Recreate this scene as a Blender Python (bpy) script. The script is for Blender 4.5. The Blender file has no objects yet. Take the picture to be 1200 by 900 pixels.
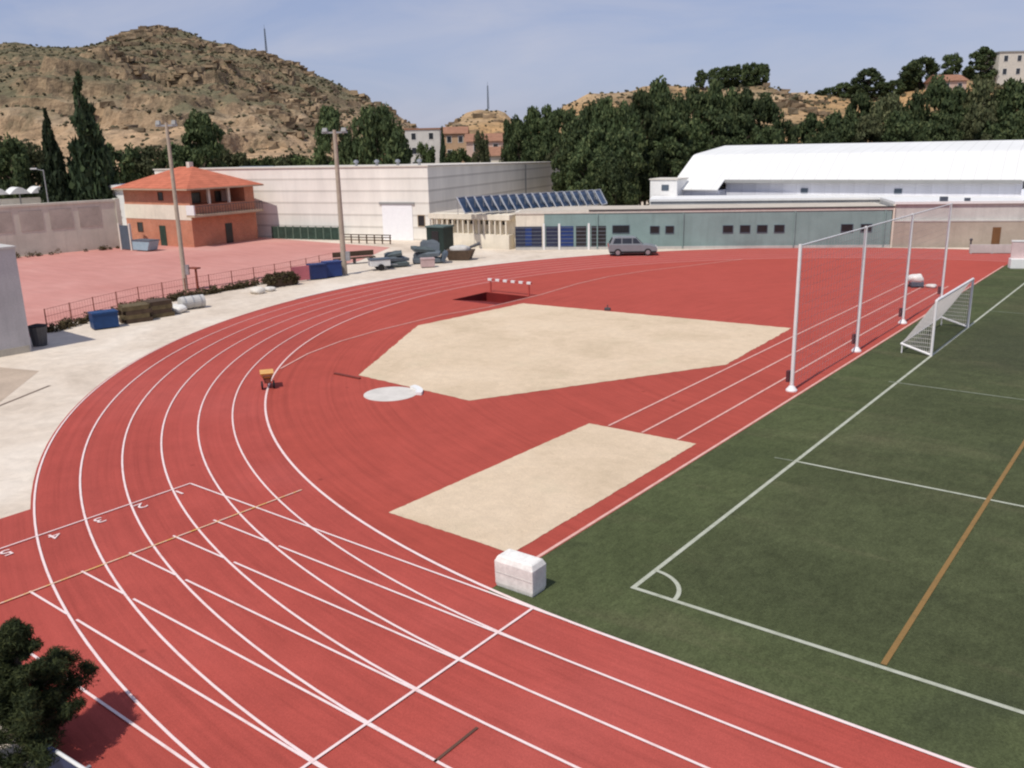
import bpy, bmesh, math, random
import numpy as np
from mathutils import Vector, Matrix

scn = bpy.context.scene
col = scn.collection
R = math.radians
PI = math.pi

# ------------------------------------------------------------------ camera
FOC, YAW, PITCH, ROLL = 1037.65, 2.234593, -0.264294, -0.022709
CAM = Vector((8.8986, -15.5663, 9.5596))
_fw = Vector((math.cos(YAW) * math.cos(PITCH), math.sin(YAW) * math.cos(PITCH), math.sin(PITCH)))
_r = Vector((math.sin(YAW), -math.cos(YAW), 0.0))
_u = _r.cross(_fw)
_r2 = _r * math.cos(ROLL) + _u * math.sin(ROLL)
_u2 = -_r * math.sin(ROLL) + _u * math.cos(ROLL)
FH = Vector((math.cos(YAW), math.sin(YAW), 0.0))
cd = bpy.data.cameras.new('camera')
cd.sensor_width = 36.0
cd.lens = FOC / 1200 * 36.0
cd.clip_start = 0.1
cd.clip_end = 6000
cam = bpy.data.objects.new('camera', cd)
col.objects.link(cam)
m = Matrix.Identity(4)
for i in range(3):
    m[i][0] = _r2[i]; m[i][1] = _u2[i]; m[i][2] = -_fw[i]; m[i][3] = CAM[i]
cam.matrix_world = m
scn.camera = cam


def at(px, py, t):
    """surveyed point: the bearing read off the photo, at horizontal distance t from the stand"""
    d = _fw * FOC + _r2 * (px - 600) + _u2 * (450 - py)
    return CAM + d * (t / d.dot(FH))


# ------------------------------------------------------------------ light
SUN_EL = R(58)
sh = Vector((0.02, -1.0, 0)).normalized()
sund = Vector((sh.x * math.cos(SUN_EL), sh.y * math.cos(SUN_EL), math.sin(SUN_EL)))
sl = bpy.data.lights.new('sun', 'SUN')
sl.energy = 3.7
sl.angle = R(0.53)
sl.color = (1.0, 0.955, 0.88)
so = bpy.data.objects.new('sun', sl)
col.objects.link(so)
so.rotation_euler = sund.to_track_quat('Z', 'Y').to_euler()
so.location = (0, 0, 80)

w = bpy.data.worlds.new('World')
scn.world = w
w.use_nodes = True
nt = w.node_tree
nt.nodes.clear()
N = nt.nodes.new
L = nt.links.new
out = N('ShaderNodeOutputWorld')
bg = N('ShaderNodeBackground')
sky = N('ShaderNodeTexSky')
sky.sky_type = 'NISHITA'
sky.sun_disc = False
sky.sun_elevation = SUN_EL
sky.sun_rotation = math.atan2(sund.x, sund.y)
sky.air_density = 1.0
sky.dust_density = 0.6
sky.ozone_density = 2.0
bg.inputs['Strength'].default_value = 0.105
tc = N('ShaderNodeTexCoord')
mp = N('ShaderNodeMapping')
mp.inputs['Scale'].default_value = (1.3, 3.0, 7.0)
mp.inputs['Rotation'].default_value = (0.15, 0.1, 0.5)
cn = N('ShaderNodeTexNoise')
cn.inputs['Scale'].default_value = 2.2
cn.inputs['Detail'].default_value = 6
cn.inputs['Roughness'].default_value = 0.55
cn.inputs['Distortion'].default_value = 0.6
cr = N('ShaderNodeValToRGB')
cr.color_ramp.elements[0].position = 0.42
cr.color_ramp.elements[1].position = 0.78
cr.color_ramp.elements[0].color = (0, 0, 0, 1)
cr.color_ramp.elements[1].color = (0.6, 0.6, 0.6, 1)
tint = N('ShaderNodeMix')
tint.data_type = 'RGBA'
tint.blend_type = 'MULTIPLY'
tint.inputs[0].default_value = 1.0
tint.inputs[7].default_value = (1.0, 0.90, 0.98, 1)
mx = N('ShaderNodeMix')
mx.data_type = 'RGBA'
mx.inputs[7].default_value = (5.2, 5.35, 6.3, 1)
L(tc.outputs['Generated'], mp.inputs[0])
L(mp.outputs[0], cn.inputs['Vector'])
L(cn.outputs[0], cr.inputs[0])
L(sky.outputs[0], tint.inputs[6])
hz = N('ShaderNodeMix')
hz.data_type = 'RGBA'
hz.inputs[0].default_value = 0.62
hz.inputs[7].default_value = (3.25, 3.85, 5.9, 1)
L(tint.outputs[2], hz.inputs[6])
L(hz.outputs[2], mx.inputs[6])
L(cr.outputs[0], mx.inputs[0])
L(mx.outputs[2], bg.inputs[0])
L(bg.outputs[0], out.inputs[0])

scn.view_settings.view_transform = 'Standard'
scn.view_settings.look = 'None'
scn.view_settings.exposure = 0
scn.render.engine = 'CYCLES'
scn.cycles.filter_width = 2.2


# ------------------------------------------------------------------ materials
class NT:
    def __init__(s, name):
        s.m = bpy.data.materials.new(name)
        s.m.use_nodes = True
        s.t = s.m.node_tree
        s.t.nodes.clear()
        s.o = s.n('ShaderNodeOutputMaterial')
        s.b = s.n('ShaderNodeBsdfPrincipled')
        s.l(s.b.outputs[0], s.o.inputs[0])

    def n(s, k, **kw):
        x = s.t.nodes.new(k)
        for a, b in kw.items():
            setattr(x, a, b)
        return x

    def l(s, a, b):
        s.t.links.new(a, b)

    def pos(s, kind='world'):
        if kind == 'world':
            return s.n('ShaderNodeNewGeometry').outputs['Position']
        return s.n('ShaderNodeTexCoord').outputs['Object']

    def noise(s, vec, scale, detail=4, rough=0.55, dist=0.0, stretch=None):
        if stretch:
            mpn = s.n('ShaderNodeMapping')
            mpn.inputs['Scale'].default_value = stretch
            s.l(vec, mpn.inputs[0])
            vec = mpn.outputs[0]
        x = s.n('ShaderNodeTexNoise')
        x.inputs['Scale'].default_value = scale
        x.inputs['Detail'].default_value = detail
        x.inputs['Roughness'].default_value = rough
        x.inputs['Distortion'].default_value = dist
        s.l(vec, x.inputs['Vector'])
        return x.outputs[0]

    def ramp(s, fac, stops, interp='LINEAR'):
        x = s.n('ShaderNodeValToRGB')
        x.color_ramp.interpolation = interp
        e = x.color_ramp.elements
        while len(e) < len(stops):
            e.new(0.5)
        for k, (p, c) in enumerate(stops):
            e[k].position = p
            e[k].color = (*c, 1) if not isinstance(c, (int, float)) else (c, c, c, 1)
        s.l(fac, x.inputs[0])
        return x.outputs[0]

    def mix(s, fac, a, b, mode='MIX'):
        x = s.n('ShaderNodeMix', data_type='RGBA', blend_type=mode)
        for sock, v in ((x.inputs[0], fac), (x.inputs[6], a), (x.inputs[7], b)):
            if hasattr(v, 'links'):
                s.l(v, sock)
            elif isinstance(v, (int, float)):
                sock.default_value = v
            else:
                sock.default_value = (*v, 1)
        return x.outputs[2]

    def math(s, op, a, b=0.0):
        x = s.n('ShaderNodeMath', operation=op)
        for sock, v in ((x.inputs[0], a), (x.inputs[1], b)):
            if hasattr(v, 'links'):
                s.l(v, sock)
            else:
                sock.default_value = v
        return x.outputs[0]

    def sep(s, vec):
        x = s.n('ShaderNodeSeparateXYZ')
        s.l(vec, x.inputs[0])
        return x.outputs

    def color(s, c):
        if hasattr(c, 'links'):
            s.l(c, s.b.inputs['Base Color'])
        else:
            s.b.inputs['Base Color'].default_value = (*c, 1)

    def bump(s, h, strength=0.3, dist=0.02):
        x = s.n('ShaderNodeBump')
        x.inputs['Strength'].default_value = strength
        x.inputs['Distance'].default_value = dist
        s.l(h, x.inputs['Height'])
        s.l(x.outputs[0], s.b.inputs['Normal'])

    def rough(s, v, spec=0.3):
        s.b.inputs['Roughness'].default_value = v
        s.b.inputs['Specular IOR Level'].default_value = spec


def sc(c, k):
    return tuple(min(1, x * k) for x in c)


def plain(name, c, rough=0.75, var=0.12, scale=2.0, spec=0.3, metal=0.0, space='object', fine=0.06):
    t = NT(name)
    v = t.pos(space)
    n1 = t.noise(v, scale, 5, 0.6)
    c1 = t.ramp(n1, [(0.3, sc(c, 1 - var)), (0.7, sc(c, 1 + var))])
    n2 = t.noise(v, scale * 14, 3, 0.6)
    c2 = t.ramp(n2, [(0.3, 1 - fine * 2), (0.7, 1.0)])
    t.color(t.mix(1.0, c1, c2, 'MULTIPLY'))
    t.rough(rough, spec)
    t.b.inputs['Metallic'].default_value = metal
    return t.m


def streaked(name, c, rough=0.88, amt=0.22, scale=0.5):
    t = NT(name)
    v = t.pos('object')
    n1 = t.noise(v, scale, 5, 0.62)
    k = t.ramp(n1, [(0.3, sc(c, 0.88)), (0.7, sc(c, 1.1))])
    st = t.noise(v, 1.8, 5, 0.7, stretch=(1.0, 1.0, 0.07))
    k = t.mix(t.ramp(st, [(0.5, 0.0), (0.75, amt * 1.6)]), k, sc(c, 0.55))
    x, y, z = t.sep(v)
    low = t.ramp(t.math('ADD', z, t.math('MULTIPLY', t.math('SUBTRACT', n1, 0.5), 1.2)), [(0.05, 0.35), (0.75, 0.0)])
    k = t.mix(low, k, sc(c, 0.6))
    f = t.noise(v, 12, 4, 0.65)
    k = t.mix(1.0, k, t.ramp(f, [(0.3, 0.9), (0.7, 1.04)]), 'MULTIPLY')
    t.color(k)
    t.rough(rough, 0.2)
    return t.m


M = {}


def track_mat(name, c, pink):
    t = NT(name)
    v = t.pos()
    a = t.noise(v, 0.09, 5, 0.6, 0.3)
    b = t.noise(v, 0.9, 5, 0.65)
    f = t.noise(v, 60, 2, 0.6)
    k = t.ramp(a, [(0.32, sc(c, 0.9)), (0.5, c), (0.7, pink)])
    k = t.mix(1.0, k, t.ramp(b, [(0.25, 0.86), (0.75, 1.04)]), 'MULTIPLY')
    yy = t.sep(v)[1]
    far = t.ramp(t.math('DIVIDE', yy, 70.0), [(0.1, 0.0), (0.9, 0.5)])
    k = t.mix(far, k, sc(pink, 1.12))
    st = t.noise(v, 0.35, 4, 0.7, 1.0)
    k = t.mix(t.ramp(st, [(0.62, 0.0), (0.8, 0.28)]), k, sc(c, 0.55))
    # wear that follows the lanes: streaks at constant distance from the middle of the bend or along the straight
    x_, y_, z_ = t.sep(v)
    dx = t.math('MINIMUM', t.math('SUBTRACT', x_, 0.4), 0.0)
    dy = t.math('SUBTRACT', y_, 29.943)
    rad = t.math('SQRT', t.math('ADD', t.math('MULTIPLY', dx, dx), t.math('MULTIPLY', dy, dy)))
    cb = t.n('ShaderNodeCombineXYZ')
    t.l(rad, cb.inputs[0])
    t.l(t.math('MULTIPLY', t.math('ADD', x_, y_), 0.035), cb.inputs[1])
    s1 = t.noise(cb.outputs[0], 5.5, 5, 0.75)
    k = t.mix(1.0, k, t.ramp(s1, [(0.28, 0.80), (0.5, 0.98), (0.72, 1.08)]), 'MULTIPLY')
    s2 = t.noise(cb.outputs[0], 1.1, 4, 0.6)
    k = t.mix(t.ramp(s2, [(0.5, 0.0), (0.75, 0.24)]), k, sc(pink, 1.15))
    vs_ = t.n('ShaderNodeTexVoronoi')
    vs_.inputs['Scale'].default_value = 0.55
    t.l(v, vs_.inputs['Vector'])
    k = t.mix(t.ramp(vs_.outputs['Distance'], [(0.02, 0.55), (0.06, 0.0)]), k, sc(c, 0.35))
    k = t.mix(1.0, k, t.ramp(f, [(0.3, 0.78), (0.7, 1.1)]), 'MULTIPLY')
    t.color(k)
    t.rough(0.9, 0.15)
    t.bump(f, 0.25, 0.004)
    return t.m


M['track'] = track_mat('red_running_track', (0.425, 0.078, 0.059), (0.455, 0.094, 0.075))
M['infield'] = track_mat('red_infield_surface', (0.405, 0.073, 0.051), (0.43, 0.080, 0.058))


def ground_mat():
    t = NT('pale_concrete_ground')
    v = t.pos()
    a = t.noise(v, 0.12, 6, 0.62, 0.6)
    k = t.ramp(a, [(0.28, (0.50, 0.41, 0.32)), (0.45, (0.66, 0.56, 0.45)), (0.65, (0.75, 0.66, 0.55))])
    b = t.noise(v, 1.6, 5, 0.7, 0.4)
    k = t.mix(1.0, k, t.ramp(b, [(0.25, 0.80), (0.7, 1.03)]), 'MULTIPLY')
    s = t.noise(v, 0.5, 5, 0.75, 1.4)
    k = t.mix(t.ramp(s, [(0.60, 0.0), (0.78, 0.45)]), k, (0.30, 0.23, 0.17))
    f = t.noise(v, 40, 2, 0.6)
    k = t.mix(1.0, k, t.ramp(f, [(0.3, 0.9), (0.7, 1.05)]), 'MULTIPLY')
    # dry earth and scrub farther out
    dd = t.n('ShaderNodeVectorMath', operation='DISTANCE')
    dd.inputs[1].default_value = (-20, 30, 0)
    t.l(v, dd.inputs[0])
    far = t.ramp(t.math('DIVIDE', dd.outputs['Value'], 200.0), [(0.5, 0.0), (0.75, 1.0)])
    g = t.ramp(t.noise(v, 0.03, 6, 0.7), [(0.35, (0.12, 0.11, 0.06)), (0.6, (0.40, 0.29, 0.18))])
    t.color(t.mix(far, k, g))
    t.rough(0.95, 0.1)
    t.bump(b, 0.3, 0.03)
    return t.m


M['ground'] = ground_mat()


def sand_mat():
    t = NT('pale_sand')
    v = t.pos()
    a = t.noise(v, 0.28, 6, 0.62, 0.5)
    k = t.ramp(a, [(0.3, (0.60, 0.47, 0.32)), (0.5, (0.70, 0.55, 0.385)), (0.72, (0.75, 0.60, 0.43))])
    b = t.noise(v, 2.2, 5, 0.7, 0.3)
    k = t.mix(1.0, k, t.ramp(b, [(0.25, 0.86), (0.75, 1.03)]), 'MULTIPLY')
    g = t.noise(v, 0.45, 4, 0.6)
    k = t.mix(t.ramp(g, [(0.58, 0.0), (0.75, 0.22)]), k, (0.50, 0.46, 0.30))
    f = t.noise(v, 26, 4, 0.7)
    k = t.mix(1.0, k, t.ramp(f, [(0.3, 0.86), (0.7, 1.05)]), 'MULTIPLY')
    t.color(k)
    t.rough(0.97, 0.08)
    vv_ = t.n('ShaderNodeTexVoronoi')
    vv_.inputs['Scale'].default_value = 2.4
    t.l(v, vv_.inputs['Vector'])
    b = t.math('ADD', b, t.math('MULTIPLY', t.ramp(vv_.outputs['Distance'], [(0.0, 0.0), (0.3, 1.0)]), 0.5))
    bb = t.n('ShaderNodeMath', operation='ADD')
    t.l(b, bb.inputs[0])
    t.l(f, bb.inputs[1])
    t.bump(bb.outputs[0], 0.55, 0.05)
    return t.m


M['sand'] = sand_mat()


def turf_mat():
    t = NT('green_artificial_turf')
    v = t.pos()
    a = t.noise(v, 0.11, 5, 0.6, 0.4)
    k = t.ramp(a, [(0.3, (0.064, 0.078, 0.033)), (0.5, (0.083, 0.097, 0.042)), (0.7, (0.108, 0.112, 0.054))])
    # the strip outside the pitch is fresher green, the pitch itself more trodden
    x, y, z = t.sep(v)
    inside = t.math('MULTIPLY', t.ramp(t.math('ADD', t.math('MULTIPLY', x, 0.25), 0.5), [(0.35, 0.0), (0.75, 1.0)]),
                    t.ramp(t.math('ADD', t.math('MULTIPLY', y, 0.25), 0.5), [(0.3, 0.2), (0.9, 1.0)]))
    k = t.mix(inside, t.mix(0.55, k, (0.086, 0.104, 0.044)), t.mix(0.35, k, (0.072, 0.080, 0.041)))
    b = t.noise(v, 1.1, 5, 0.7, 0.6)
    k = t.mix(1.0, k, t.ramp(b, [(0.25, 0.74), (0.75, 1.14)]), 'MULTIPLY')
    s = t.noise(v, 0.6, 4, 0.65, 0.5, stretch=(0.25, 1.0, 1.0))
    k = t.mix(t.ramp(s, [(0.54, 0.0), (0.78, 0.6)]), k, (0.140, 0.128, 0.070))
    d = t.noise(v, 0.22, 4, 0.6, 0.8)
    k = t.mix(t.ramp(d, [(0.54, 0.0), (0.75, 0.5)]), k, (0.048, 0.056, 0.030))
    # rolled-out strips with a slightly different lie of the pile
    stp = t.math('FRACT', t.math('DIVIDE', y, 8.0))
    k = t.mix(1.0, k, t.ramp(stp, [(0.0, 0.95), (0.495, 0.95), (0.505, 1.04), (0.995, 1.04), (1.0, 0.95)]), 'MULTIPLY')
    # trodden patch in front of the goal
    gm = t.n('ShaderNodeVectorMath', operation='DISTANCE')
    gm.inputs[1].default_value = (3.0, 29.9, 0)
    t.l(v, gm.inputs[0])
    k = t.mix(t.ramp(t.math('ADD', t.math('DIVIDE', gm.outputs['Value'], 12.0), t.math('MULTIPLY', b, 0.5)), [(0.35, 0.5), (0.95, 0.0)]), k, (0.052, 0.055, 0.034))
    fs = t.noise(v, 7, 5, 0.75, 0.3, stretch=(1.0, 0.35, 1.0))
    k = t.mix(1.0, k, t.ramp(fs, [(0.3, 0.78), (0.7, 1.15)]), 'MULTIPLY')
    f = t.noise(v, 22, 5, 0.8)
    k = t.mix(1.0, k, t.ramp(f, [(0.3, 0.55), (0.7, 1.3)]), 'MULTIPLY')
    t.color(k)
    t.rough(0.95, 0.1)
    t.bump(f, 0.6, 0.02)
    return t.m


M['turf'] = turf_mat()


def line_mat(name, c, wear_c, lo=0.5, hi=0.75, amt=0.6):
    t = NT(name)
    v = t.pos()
    a = t.noise(v, 2.5, 5, 0.75, 0.5)
    k = t.mix(t.ramp(a, [(lo, 0.0), (hi, amt)]), c, wear_c)
    f = t.noise(v, 50, 2, 0.6)
    k = t.mix(1.0, k, t.ramp(f, [(0.3, 0.88), (0.7, 1.03)]), 'MULTIPLY')
    t.color(k)
    t.rough(0.8, 0.2)
    return t.m


def lane_mat():
    t = NT('white_lane_paint')
    v = t.pos()
    a = t.noise(v, 2.5, 5, 0.75, 0.5)
    k = t.mix(t.ramp(a, [(0.5, 0.0), (0.75, 0.6)]), (0.78, 0.63, 0.60), (0.62, 0.34, 0.30))
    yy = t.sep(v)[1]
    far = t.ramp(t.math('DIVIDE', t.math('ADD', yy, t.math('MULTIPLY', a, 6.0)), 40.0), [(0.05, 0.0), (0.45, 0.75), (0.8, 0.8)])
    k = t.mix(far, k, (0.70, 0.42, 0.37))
    t.color(k)
    t.rough(0.8, 0.2)
    return t.m


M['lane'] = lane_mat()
M['faint'] = line_mat('worn_pink_lane_paint', (0.70, 0.42, 0.36), (0.58, 0.24, 0.19), 0.42, 0.68, 0.7)
M['yellow'] = line_mat('yellow_lane_paint', (0.72, 0.43, 0.10), (0.74, 0.54, 0.45), 0.40, 0.56, 0.95)
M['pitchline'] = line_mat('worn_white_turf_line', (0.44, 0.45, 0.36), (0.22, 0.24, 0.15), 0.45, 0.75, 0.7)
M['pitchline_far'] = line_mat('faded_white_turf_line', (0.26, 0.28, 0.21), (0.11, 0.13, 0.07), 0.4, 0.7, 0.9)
M['orange'] = line_mat('orange_turf_line', (0.25, 0.145, 0.05), (0.10, 0.09, 0.04), 0.5, 0.8, 0.7)
M['kerb'] = plain('white_kerb', (0.76, 0.72, 0.66), 0.7, 0.08, 1.0, space='world')
M['darkline'] = plain('dark_track_mark', (0.12, 0.06, 0.04), 0.8, space='world')
M['drain'] = plain('dark_drain_slot', (0.20, 0.15, 0.115), 0.9, space='world')


def court_mat():
    t = NT('pink_court_surface')
    v = t.pos()
    a = t.noise(v, 0.12, 5, 0.6, 0.5, stretch=(1, 1, 1))
    k = t.ramp(a, [(0.3, (0.48, 0.215, 0.18)), (0.55, (0.54, 0.26, 0.22)), (0.75, (0.58, 0.32, 0.27))])
    b = t.noise(v, 1.0, 4, 0.7, stretch=(0.3, 1.5, 1))
    k = t.mix(1.0, k, t.ramp(b, [(0.3, 0.88), (0.7, 1.03)]), 'MULTIPLY')
    t.color(k)
    t.rough(0.95, 0.1)
    return t.m


M['court'] = court_mat()


def ribbed(name, c, dark, period, duty=0.12, vert=False, rough=0.55):
    t = NT(name)
    v = t.pos('object')
    x, y, z = t.sep(v)
    src = t.math('ADD', x, y) if vert else z
    fr = t.math('FRACT', t.math('DIVIDE', src, period))
    k = t.ramp(fr, [(0.0, dark), (duty * 0.6, dark), (duty, c), (0.93, sc(c, 0.95)), (1.0, dark)])
    n = t.noise(v, 0.5, 5, 0.65, stretch=(1, 1, 0.25))
    k = t.mix(1.0, k, t.ramp(n, [(0.3, 0.86), (0.7, 1.04)]), 'MULTIPLY')
    s = t.noise(v, 2.2, 4, 0.7, stretch=(1, 1, 0.06))
    k = t.mix(1.0, k, t.ramp(s, [(0.3, 0.96), (0.65, 1.0)]), 'MULTIPLY')
    t.color(k)
    t.rough(rough, 0.3)
    t.bump(fr, 0.3, 0.04)
    return t.m


M['warehouse'] = ribbed('cream_cladding', (0.87, 0.835, 0.75), (0.62, 0.585, 0.52), 1.26, 0.16)
M['hallwall'] = ribbed('white_hall_cladding', (0.74, 0.74, 0.78), (0.66, 0.66, 0.70), 1.4, 0.05, True)


def roofmetal():
    t = NT('white_metal_roof')
    v = t.pos('object')
    x, y, z = t.sep(v)
    fr = t.math('FRACT', t.math('DIVIDE', x, 1.1))
    k = t.ramp(fr, [(0.0, (0.58, 0.57, 0.54)), (0.10, (0.74, 0.735, 0.70)), (1.0, (0.74, 0.735, 0.70))])
    n = t.noise(v, 0.25, 5, 0.65, stretch=(1, 0.3, 1))
    k = t.mix(1.0, k, t.ramp(n, [(0.3, 0.93), (0.7, 1.02)]), 'MULTIPLY')
    t.color(k)
    t.rough(0.6, 0.2)
    return t.m


M['hallroof'] = roofmetal()
M['whitepaint'] = plain('white_paint', (0.80, 0.79, 0.76), 0.5, 0.05)
M['postwhite'] = plain('white_post_paint', (0.80, 0.77, 0.75), 0.45, 0.06, 3)
M['offwhite'] = plain('off_white_render', (0.66, 0.61, 0.53), 0.85, 0.1)
M['cream'] = streaked('cream_render', (0.77, 0.70, 0.57))
M['creamdk'] = plain('dark_cream_render', (0.46, 0.36, 0.25), 0.9, 0.12, 0.8)  # darker, browner tone of the cream render
M['greige'] = streaked('pale_grey_beige_render', (0.55, 0.53, 0.49))
M['taupe'] = streaked('brownish_beige_wall', (0.42, 0.36, 0.29))
M['greenwall'] = streaked('grey_green_wall', (0.23, 0.32, 0.305))
M['fascia'] = plain('dark_roof_fascia', (0.07, 0.065, 0.06), 0.6, 0.1)
M['greywall'] = streaked('weathered_grey_beige_wall', (0.60, 0.58, 0.47))
M['greypanel'] = plain('darker_recessed_panel', (0.44, 0.40, 0.33), 0.92, 0.2, 0.6)
M['greyblock'] = streaked('grey_lavender_render', (0.48, 0.46, 0.46))
M['dark'] = plain('dark_opening', (0.018, 0.019, 0.02), 0.3, 0.2, spec=0.5)
M['glass'] = plain('dark_window_glass', (0.03, 0.034, 0.04), 0.12, 0.2, spec=0.6)
M['bluedark'] = plain('dark_blue_panel', (0.018, 0.026, 0.060), 0.35, 0.25, 1.0, spec=0.5)
M['blue'] = plain('blue_paint', (0.02, 0.045, 0.165), 0.45, 0.15)
M['navy'] = plain('navy_paint', (0.016, 0.03, 0.11), 0.5, 0.15)
M['bin_blue'] = plain('blue_plastic', (0.012, 0.05, 0.15), 0.45, 0.15)
M['slate'] = plain('slate_grey_paint', (0.085, 0.11, 0.14), 0.6, 0.12)
M['louvre'] = plain('grey_louvre_bar', (0.17, 0.19, 0.22), 0.6, 0.2)
M['frame'] = plain('pale_window_frame', (0.70, 0.69, 0.66), 0.5, 0.05)
M['steel'] = plain('galvanised_steel', (0.42, 0.42, 0.42), 0.4, 0.12, 4, metal=0.6)
M['darksteel'] = plain('dark_steel', (0.09, 0.09, 0.095), 0.5, 0.15, metal=0.4)
M['rust'] = plain('rusty_red_steel', (0.22, 0.06, 0.035), 0.8, 0.25, 4)
M['wood'] = plain('weathered_wood_pole', (0.42, 0.35, 0.27), 0.85, 0.14, 2)
M['brownwood'] = plain('brown_timber', (0.085, 0.055, 0.035), 0.85, 0.25, 3)
M['olivewood'] = plain('olive_brown_timber', (0.135, 0.10, 0.05), 0.85, 0.3, 3)
M['pinkboard'] = plain('pink_board', (0.55, 0.16, 0.18), 0.7, 0.1)
M['tarp'] = plain('grey_blue_tarpaulin', (0.115, 0.135, 0.15), 0.55, 0.22, 1.2)
M['tarp2'] = plain('green_grey_tarpaulin', (0.085, 0.105, 0.105), 0.6, 0.22, 1.2)
M['whitefoam'] = streaked('white_vinyl_cover', (0.80, 0.77, 0.71), 0.55, 0.10, 3)
M['orangeplastic'] = plain('yellow_orange_plastic', (0.72, 0.38, 0.10), 0.45, 0.12, 4)
M['rubber'] = plain('black_rubber', (0.018, 0.016, 0.017), 0.8, 0.2, 8)
M['carpaint'] = plain('silver_grey_car_paint', (0.235, 0.26, 0.27), 0.35, 0.06, 1, spec=0.5, metal=0.1)
M['concrete'] = plain('light_concrete', (0.62, 0.58, 0.52), 0.9, 0.1, 2, space='world')
M['pitred'] = plain('red_pit_painted_shade', (0.16, 0.012, 0.010), 0.85, 0.3, 0.6, space='world')  # red darkened in the colour itself to stand for shade in the recess
M['redpaint'] = plain('red_paint', (0.48, 0.09, 0.07), 0.5, 0.1)
M['hedge'] = plain('dark_green_panel', (0.03, 0.055, 0.04), 0.8, 0.3, 2)
M['doorbrown'] = plain('brown_door_paint', (0.16, 0.075, 0.03), 0.6, 0.15)
M['ochrewall'] = plain('ochre_house_render', (0.50, 0.34, 0.21), 0.9, 0.14, 0.3)
M['pinkwall'] = plain('pink_house_render', (0.55, 0.40, 0.33), 0.9, 0.12, 0.3)
M['greyroof'] = plain('grey_sheet_roof', (0.30, 0.30, 0.29), 0.8, 0.12, 0.5)
M['flatroof'] = plain('gravel_flat_roof', (0.52, 0.46, 0.38), 0.95, 0.12, 0.7)


def brick_mat(name, c1, c2, mortar):
    t = NT(name)
    v = t.pos('object')
    x, y, z = t.sep(v)
    cmb = t.n('ShaderNodeCombineXYZ')
    t.l(t.math('ADD', x, y), cmb.inputs[0])
    t.l(z, cmb.inputs[1])
    b = t.n('ShaderNodeTexBrick')
    b.inputs['Scale'].default_value = 3.6
    b.inputs['Color1'].default_value = (*c1, 1)
    b.inputs['Color2'].default_value = (*c2, 1)
    b.inputs['Mortar'].default_value = (*mortar, 1)
    b.inputs['Mortar Size'].default_value = 0.018
    t.l(cmb.outputs[0], b.inputs['Vector'])
    n = t.noise(v, 0.8, 5, 0.65)
    t.color(t.mix(1.0, b.outputs[0], t.ramp(n, [(0.3, 0.82), (0.7, 1.08)]), 'MULTIPLY'))
    t.rough(0.9, 0.15)
    return t.m


M['brick'] = brick_mat('orange_brick', (0.56, 0.215, 0.125), (0.46, 0.165, 0.095), (0.48, 0.34, 0.25))


def tile_mat(name, c):
    t = NT(name)
    v = t.pos('object')
    x, y, z = t.sep(v)
    fr = t.math('FRACT', t.math('MULTIPLY', z, 5.0))
    n = t.noise(v, 1.2, 5, 0.7)
    k = t.ramp(n, [(0.3, sc(c, 0.75)), (0.55, c), (0.75, sc(c, 1.2))])
    k = t.mix(1.0, k, t.ramp(fr, [(0.0, 0.72), (0.3, 1.0)]), 'MULTIPLY')
    t.color(k)
    t.rough(0.85, 0.15)
    t.bump(fr, 0.4, 0.05)
    return t.m


M['tile'] = tile_mat('terracotta_tiles', (0.50, 0.155, 0.09))
M['tile2'] = tile_mat('faded_terracotta_tiles', (0.32, 0.165, 0.105))


def leaf_mat(name, c, c2):
    t = NT(name)
    g = t.n('ShaderNodeNewGeometry')
    k = t.ramp(g.outputs['Random Per Island'], [(0.0, sc(c, 0.6)), (0.55, c), (1.0, c2)])
    oi = t.n('ShaderNodeObjectInfo')
    k = t.mix(1.0, k, t.ramp(oi.outputs['Random'], [(0.0, 0.66), (1.0, 1.30)]), 'MULTIPLY')
    t.color(k)
    t.rough(0.75, 0.2)
    t.b.inputs['Transmission Weight'].default_value = 0.0
    tr = t.n('ShaderNodeBsdfTranslucent')
    t.l(k, tr.inputs[0])
    ms = t.n('ShaderNodeMixShader')
    ms.inputs[0].default_value = 0.22
    t.l(t.b.outputs[0], ms.inputs[1])
    t.l(tr.outputs[0], ms.inputs[2])
    t.l(ms.outputs[0], t.o.inputs[0])
    return t.m


M['leaf_pine'] = leaf_mat('dark_pine_needles', (0.062, 0.090, 0.036), (0.125, 0.148, 0.058))
M['leaf_cypress'] = leaf_mat('dark_cypress_foliage', (0.034, 0.054, 0.026), (0.060, 0.085, 0.036))
M['leaf_broad'] = leaf_mat('green_foliage', (0.072, 0.102, 0.034), (0.125, 0.15, 0.054))
M['leaf_olive'] = leaf_mat('olive_green_foliage', (0.085, 0.098, 0.044), (0.14, 0.14, 0.066))
M['leaf_near'] = leaf_mat('near_pine_needles', (0.030, 0.042, 0.016), (0.075, 0.085, 0.028))
M['bark'] = plain('grey_brown_bark', (0.10, 0.075, 0.055), 0.95, 0.3, 4)
M['weeds'] = leaf_mat('dry_brown_weeds', (0.10, 0.075, 0.038), (0.16, 0.13, 0.06))
M['scrub'] = leaf_mat('hillside_scrub', (0.095, 0.088, 0.048), (0.15, 0.13, 0.075))


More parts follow.
